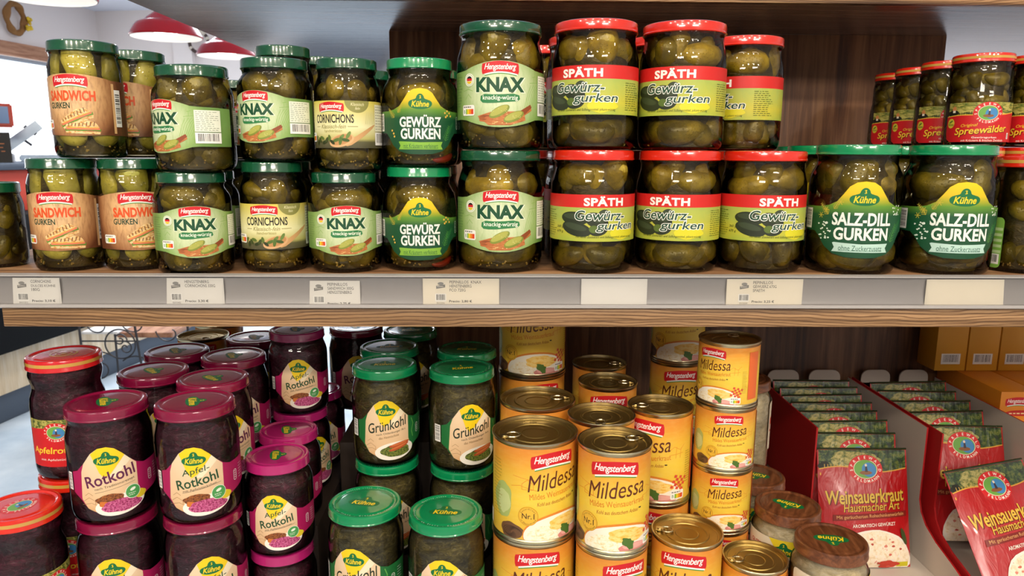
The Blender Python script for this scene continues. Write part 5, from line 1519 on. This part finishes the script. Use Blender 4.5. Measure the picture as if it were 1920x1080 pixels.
# jars of kale
G3 = 'kale jars'
def kale(x, y, drop, rot, label): return jar('gruen', x, y, CZ - drop, rot, label, G3)
kale(-.137, .869, T1, -2, 'kale jar with beige label, left one of the upper pair')
kale(-.0425, .853, T1, 14, 'kale jar with beige label, right one of the upper pair, beside the cans')
kale(-.137, .869, T2, 0, 'kale jar underneath the left upper kale jar')
kale(-.0425, .853, T2, 0, 'kale jar underneath the right upper kale jar')
kale(-.143, .747, T2, -22, 'front kale jar with dull green lid, left one at the bottom edge')
kale(-.054, .725, T2, -8, 'front kale jar with brightest green lid, beside the big cans')
kale(-.143, .952, T1, 0, 'kale jar right behind the left upper one, only the lid visible')
kale(-.126, 1.046, T1, 0, 'kale jar in the third row on the left, dark lid')
kale(-.040, .940, T1, 0, 'kale jar right behind the right upper one, only the lid visible')

# ------------------------------------------------------------------ tins of sauerkraut
G4 = 'sauerkraut cans'
C0, C1, C2 = .177, .285, .3932
can('big', .0400, .735, C1, 27, 'biggest yellow can at the front, label turned right, beside the kale jars', G4, tab=-160)
can('big', .0400, .735, C2, 6, 'big yellow can at the bottom edge under the biggest front can', G4)
can('big', .0480, .838, C1, 0, 'big yellow can right behind the biggest front can, only its end showing', G4, tab=15)
can('big', .0470, .957, C0, -4, 'big yellow can at the back, its top cut off by the middle shelf', G4)
can('big', .0470, .957, C1, 20, 'big can under the one whose top is cut off by the shelf', G4)
can('mid', .1200, .707, C1, 2, 'slim yellow can at the front with its label facing forward', G4, tab=25)
can('mid', .1200, .707, C2, 26, 'slim yellow can at the bottom edge under the forward facing one', G4)
can('mid', .1170, .784, C1, 0, 'slim can right behind the forward facing one', G4, tab=-100)
can('mid', .1420, .905, C1, 4, 'slim can in the third row with its red logo just showing', G4, tab=0)
can('mid', .1430, .991, C1, 0, 'slim dark can in the fourth row by the back panel', G4, tab=0)
can('mid', .1900, .813, C1, -30, 'slim can showing the end of its label, left of the little can tower', G4, tab=170)
can('mid', .1900, .813, C2, -22, 'slim can under the one left of the little can tower', G4)
can('mid', .2030, .722, C2, -4, 'slim front can standing lower than its neighbours, pull tab at left', G4, tab=165)
can('mid', .2570, 1.012, C0, 0, 'can at the back stacked high, its logo cut by the middle shelf', G4)
can('mid', .2570, 1.012, C1, 12, 'can at the back under the high one, beside the little can tower', G4)
for i in range(3):
    can('small', .2610, .797, .2005 + .0736 * i, (-32, 8, 6)[i], 'little yellow can, %s of the four can tower' % ('topmost', 'second from top', 'third from top')[i], G4, tab=60)
can('small', .2610, .797, .2005 + .0736 * 3, 0, 'little yellow can at the foot of the tower, behind the low little can', G4)
can('small', .2760, .717, .4213, 0, 'little can at the bottom edge right of the slim front can, only its end showing', G4, tab=185)
can('small', -.4130, 1.014, T1, 0, 'small gold can deep in the shelf among the red cabbage lids', G4, tab=-60)
can('small', -.4200, 1.092, T1, 0, 'small gold can furthest back by the iron stand', G4, tab=0)
upart('riser', (-.455, -.427, .972, 1.135, ZL, 1.0742), 'dark_board', .001)

# jars of barrel sauerkraut
G5 = 'barrel sauerkraut jars'
def fass(x, y, drop, rot, label): return jar('fass', x, y, CZ - drop, rot, label, G5)
fass(.333, .778, .392, -6, 'sauerkraut jar with wooden look lid, black lettering, middle of the three in a line')
fass(.348, .700, .392, 24, 'sauerkraut jar with wooden look lid nearest to the front')
fass(.322, .856, .392, 0, 'sauerkraut jar with wooden look lid, partly behind the little can tower')
fass(.329, .942, .292, 150, 'sauerkraut jar with wooden look lid furthest back, behind the can tower')
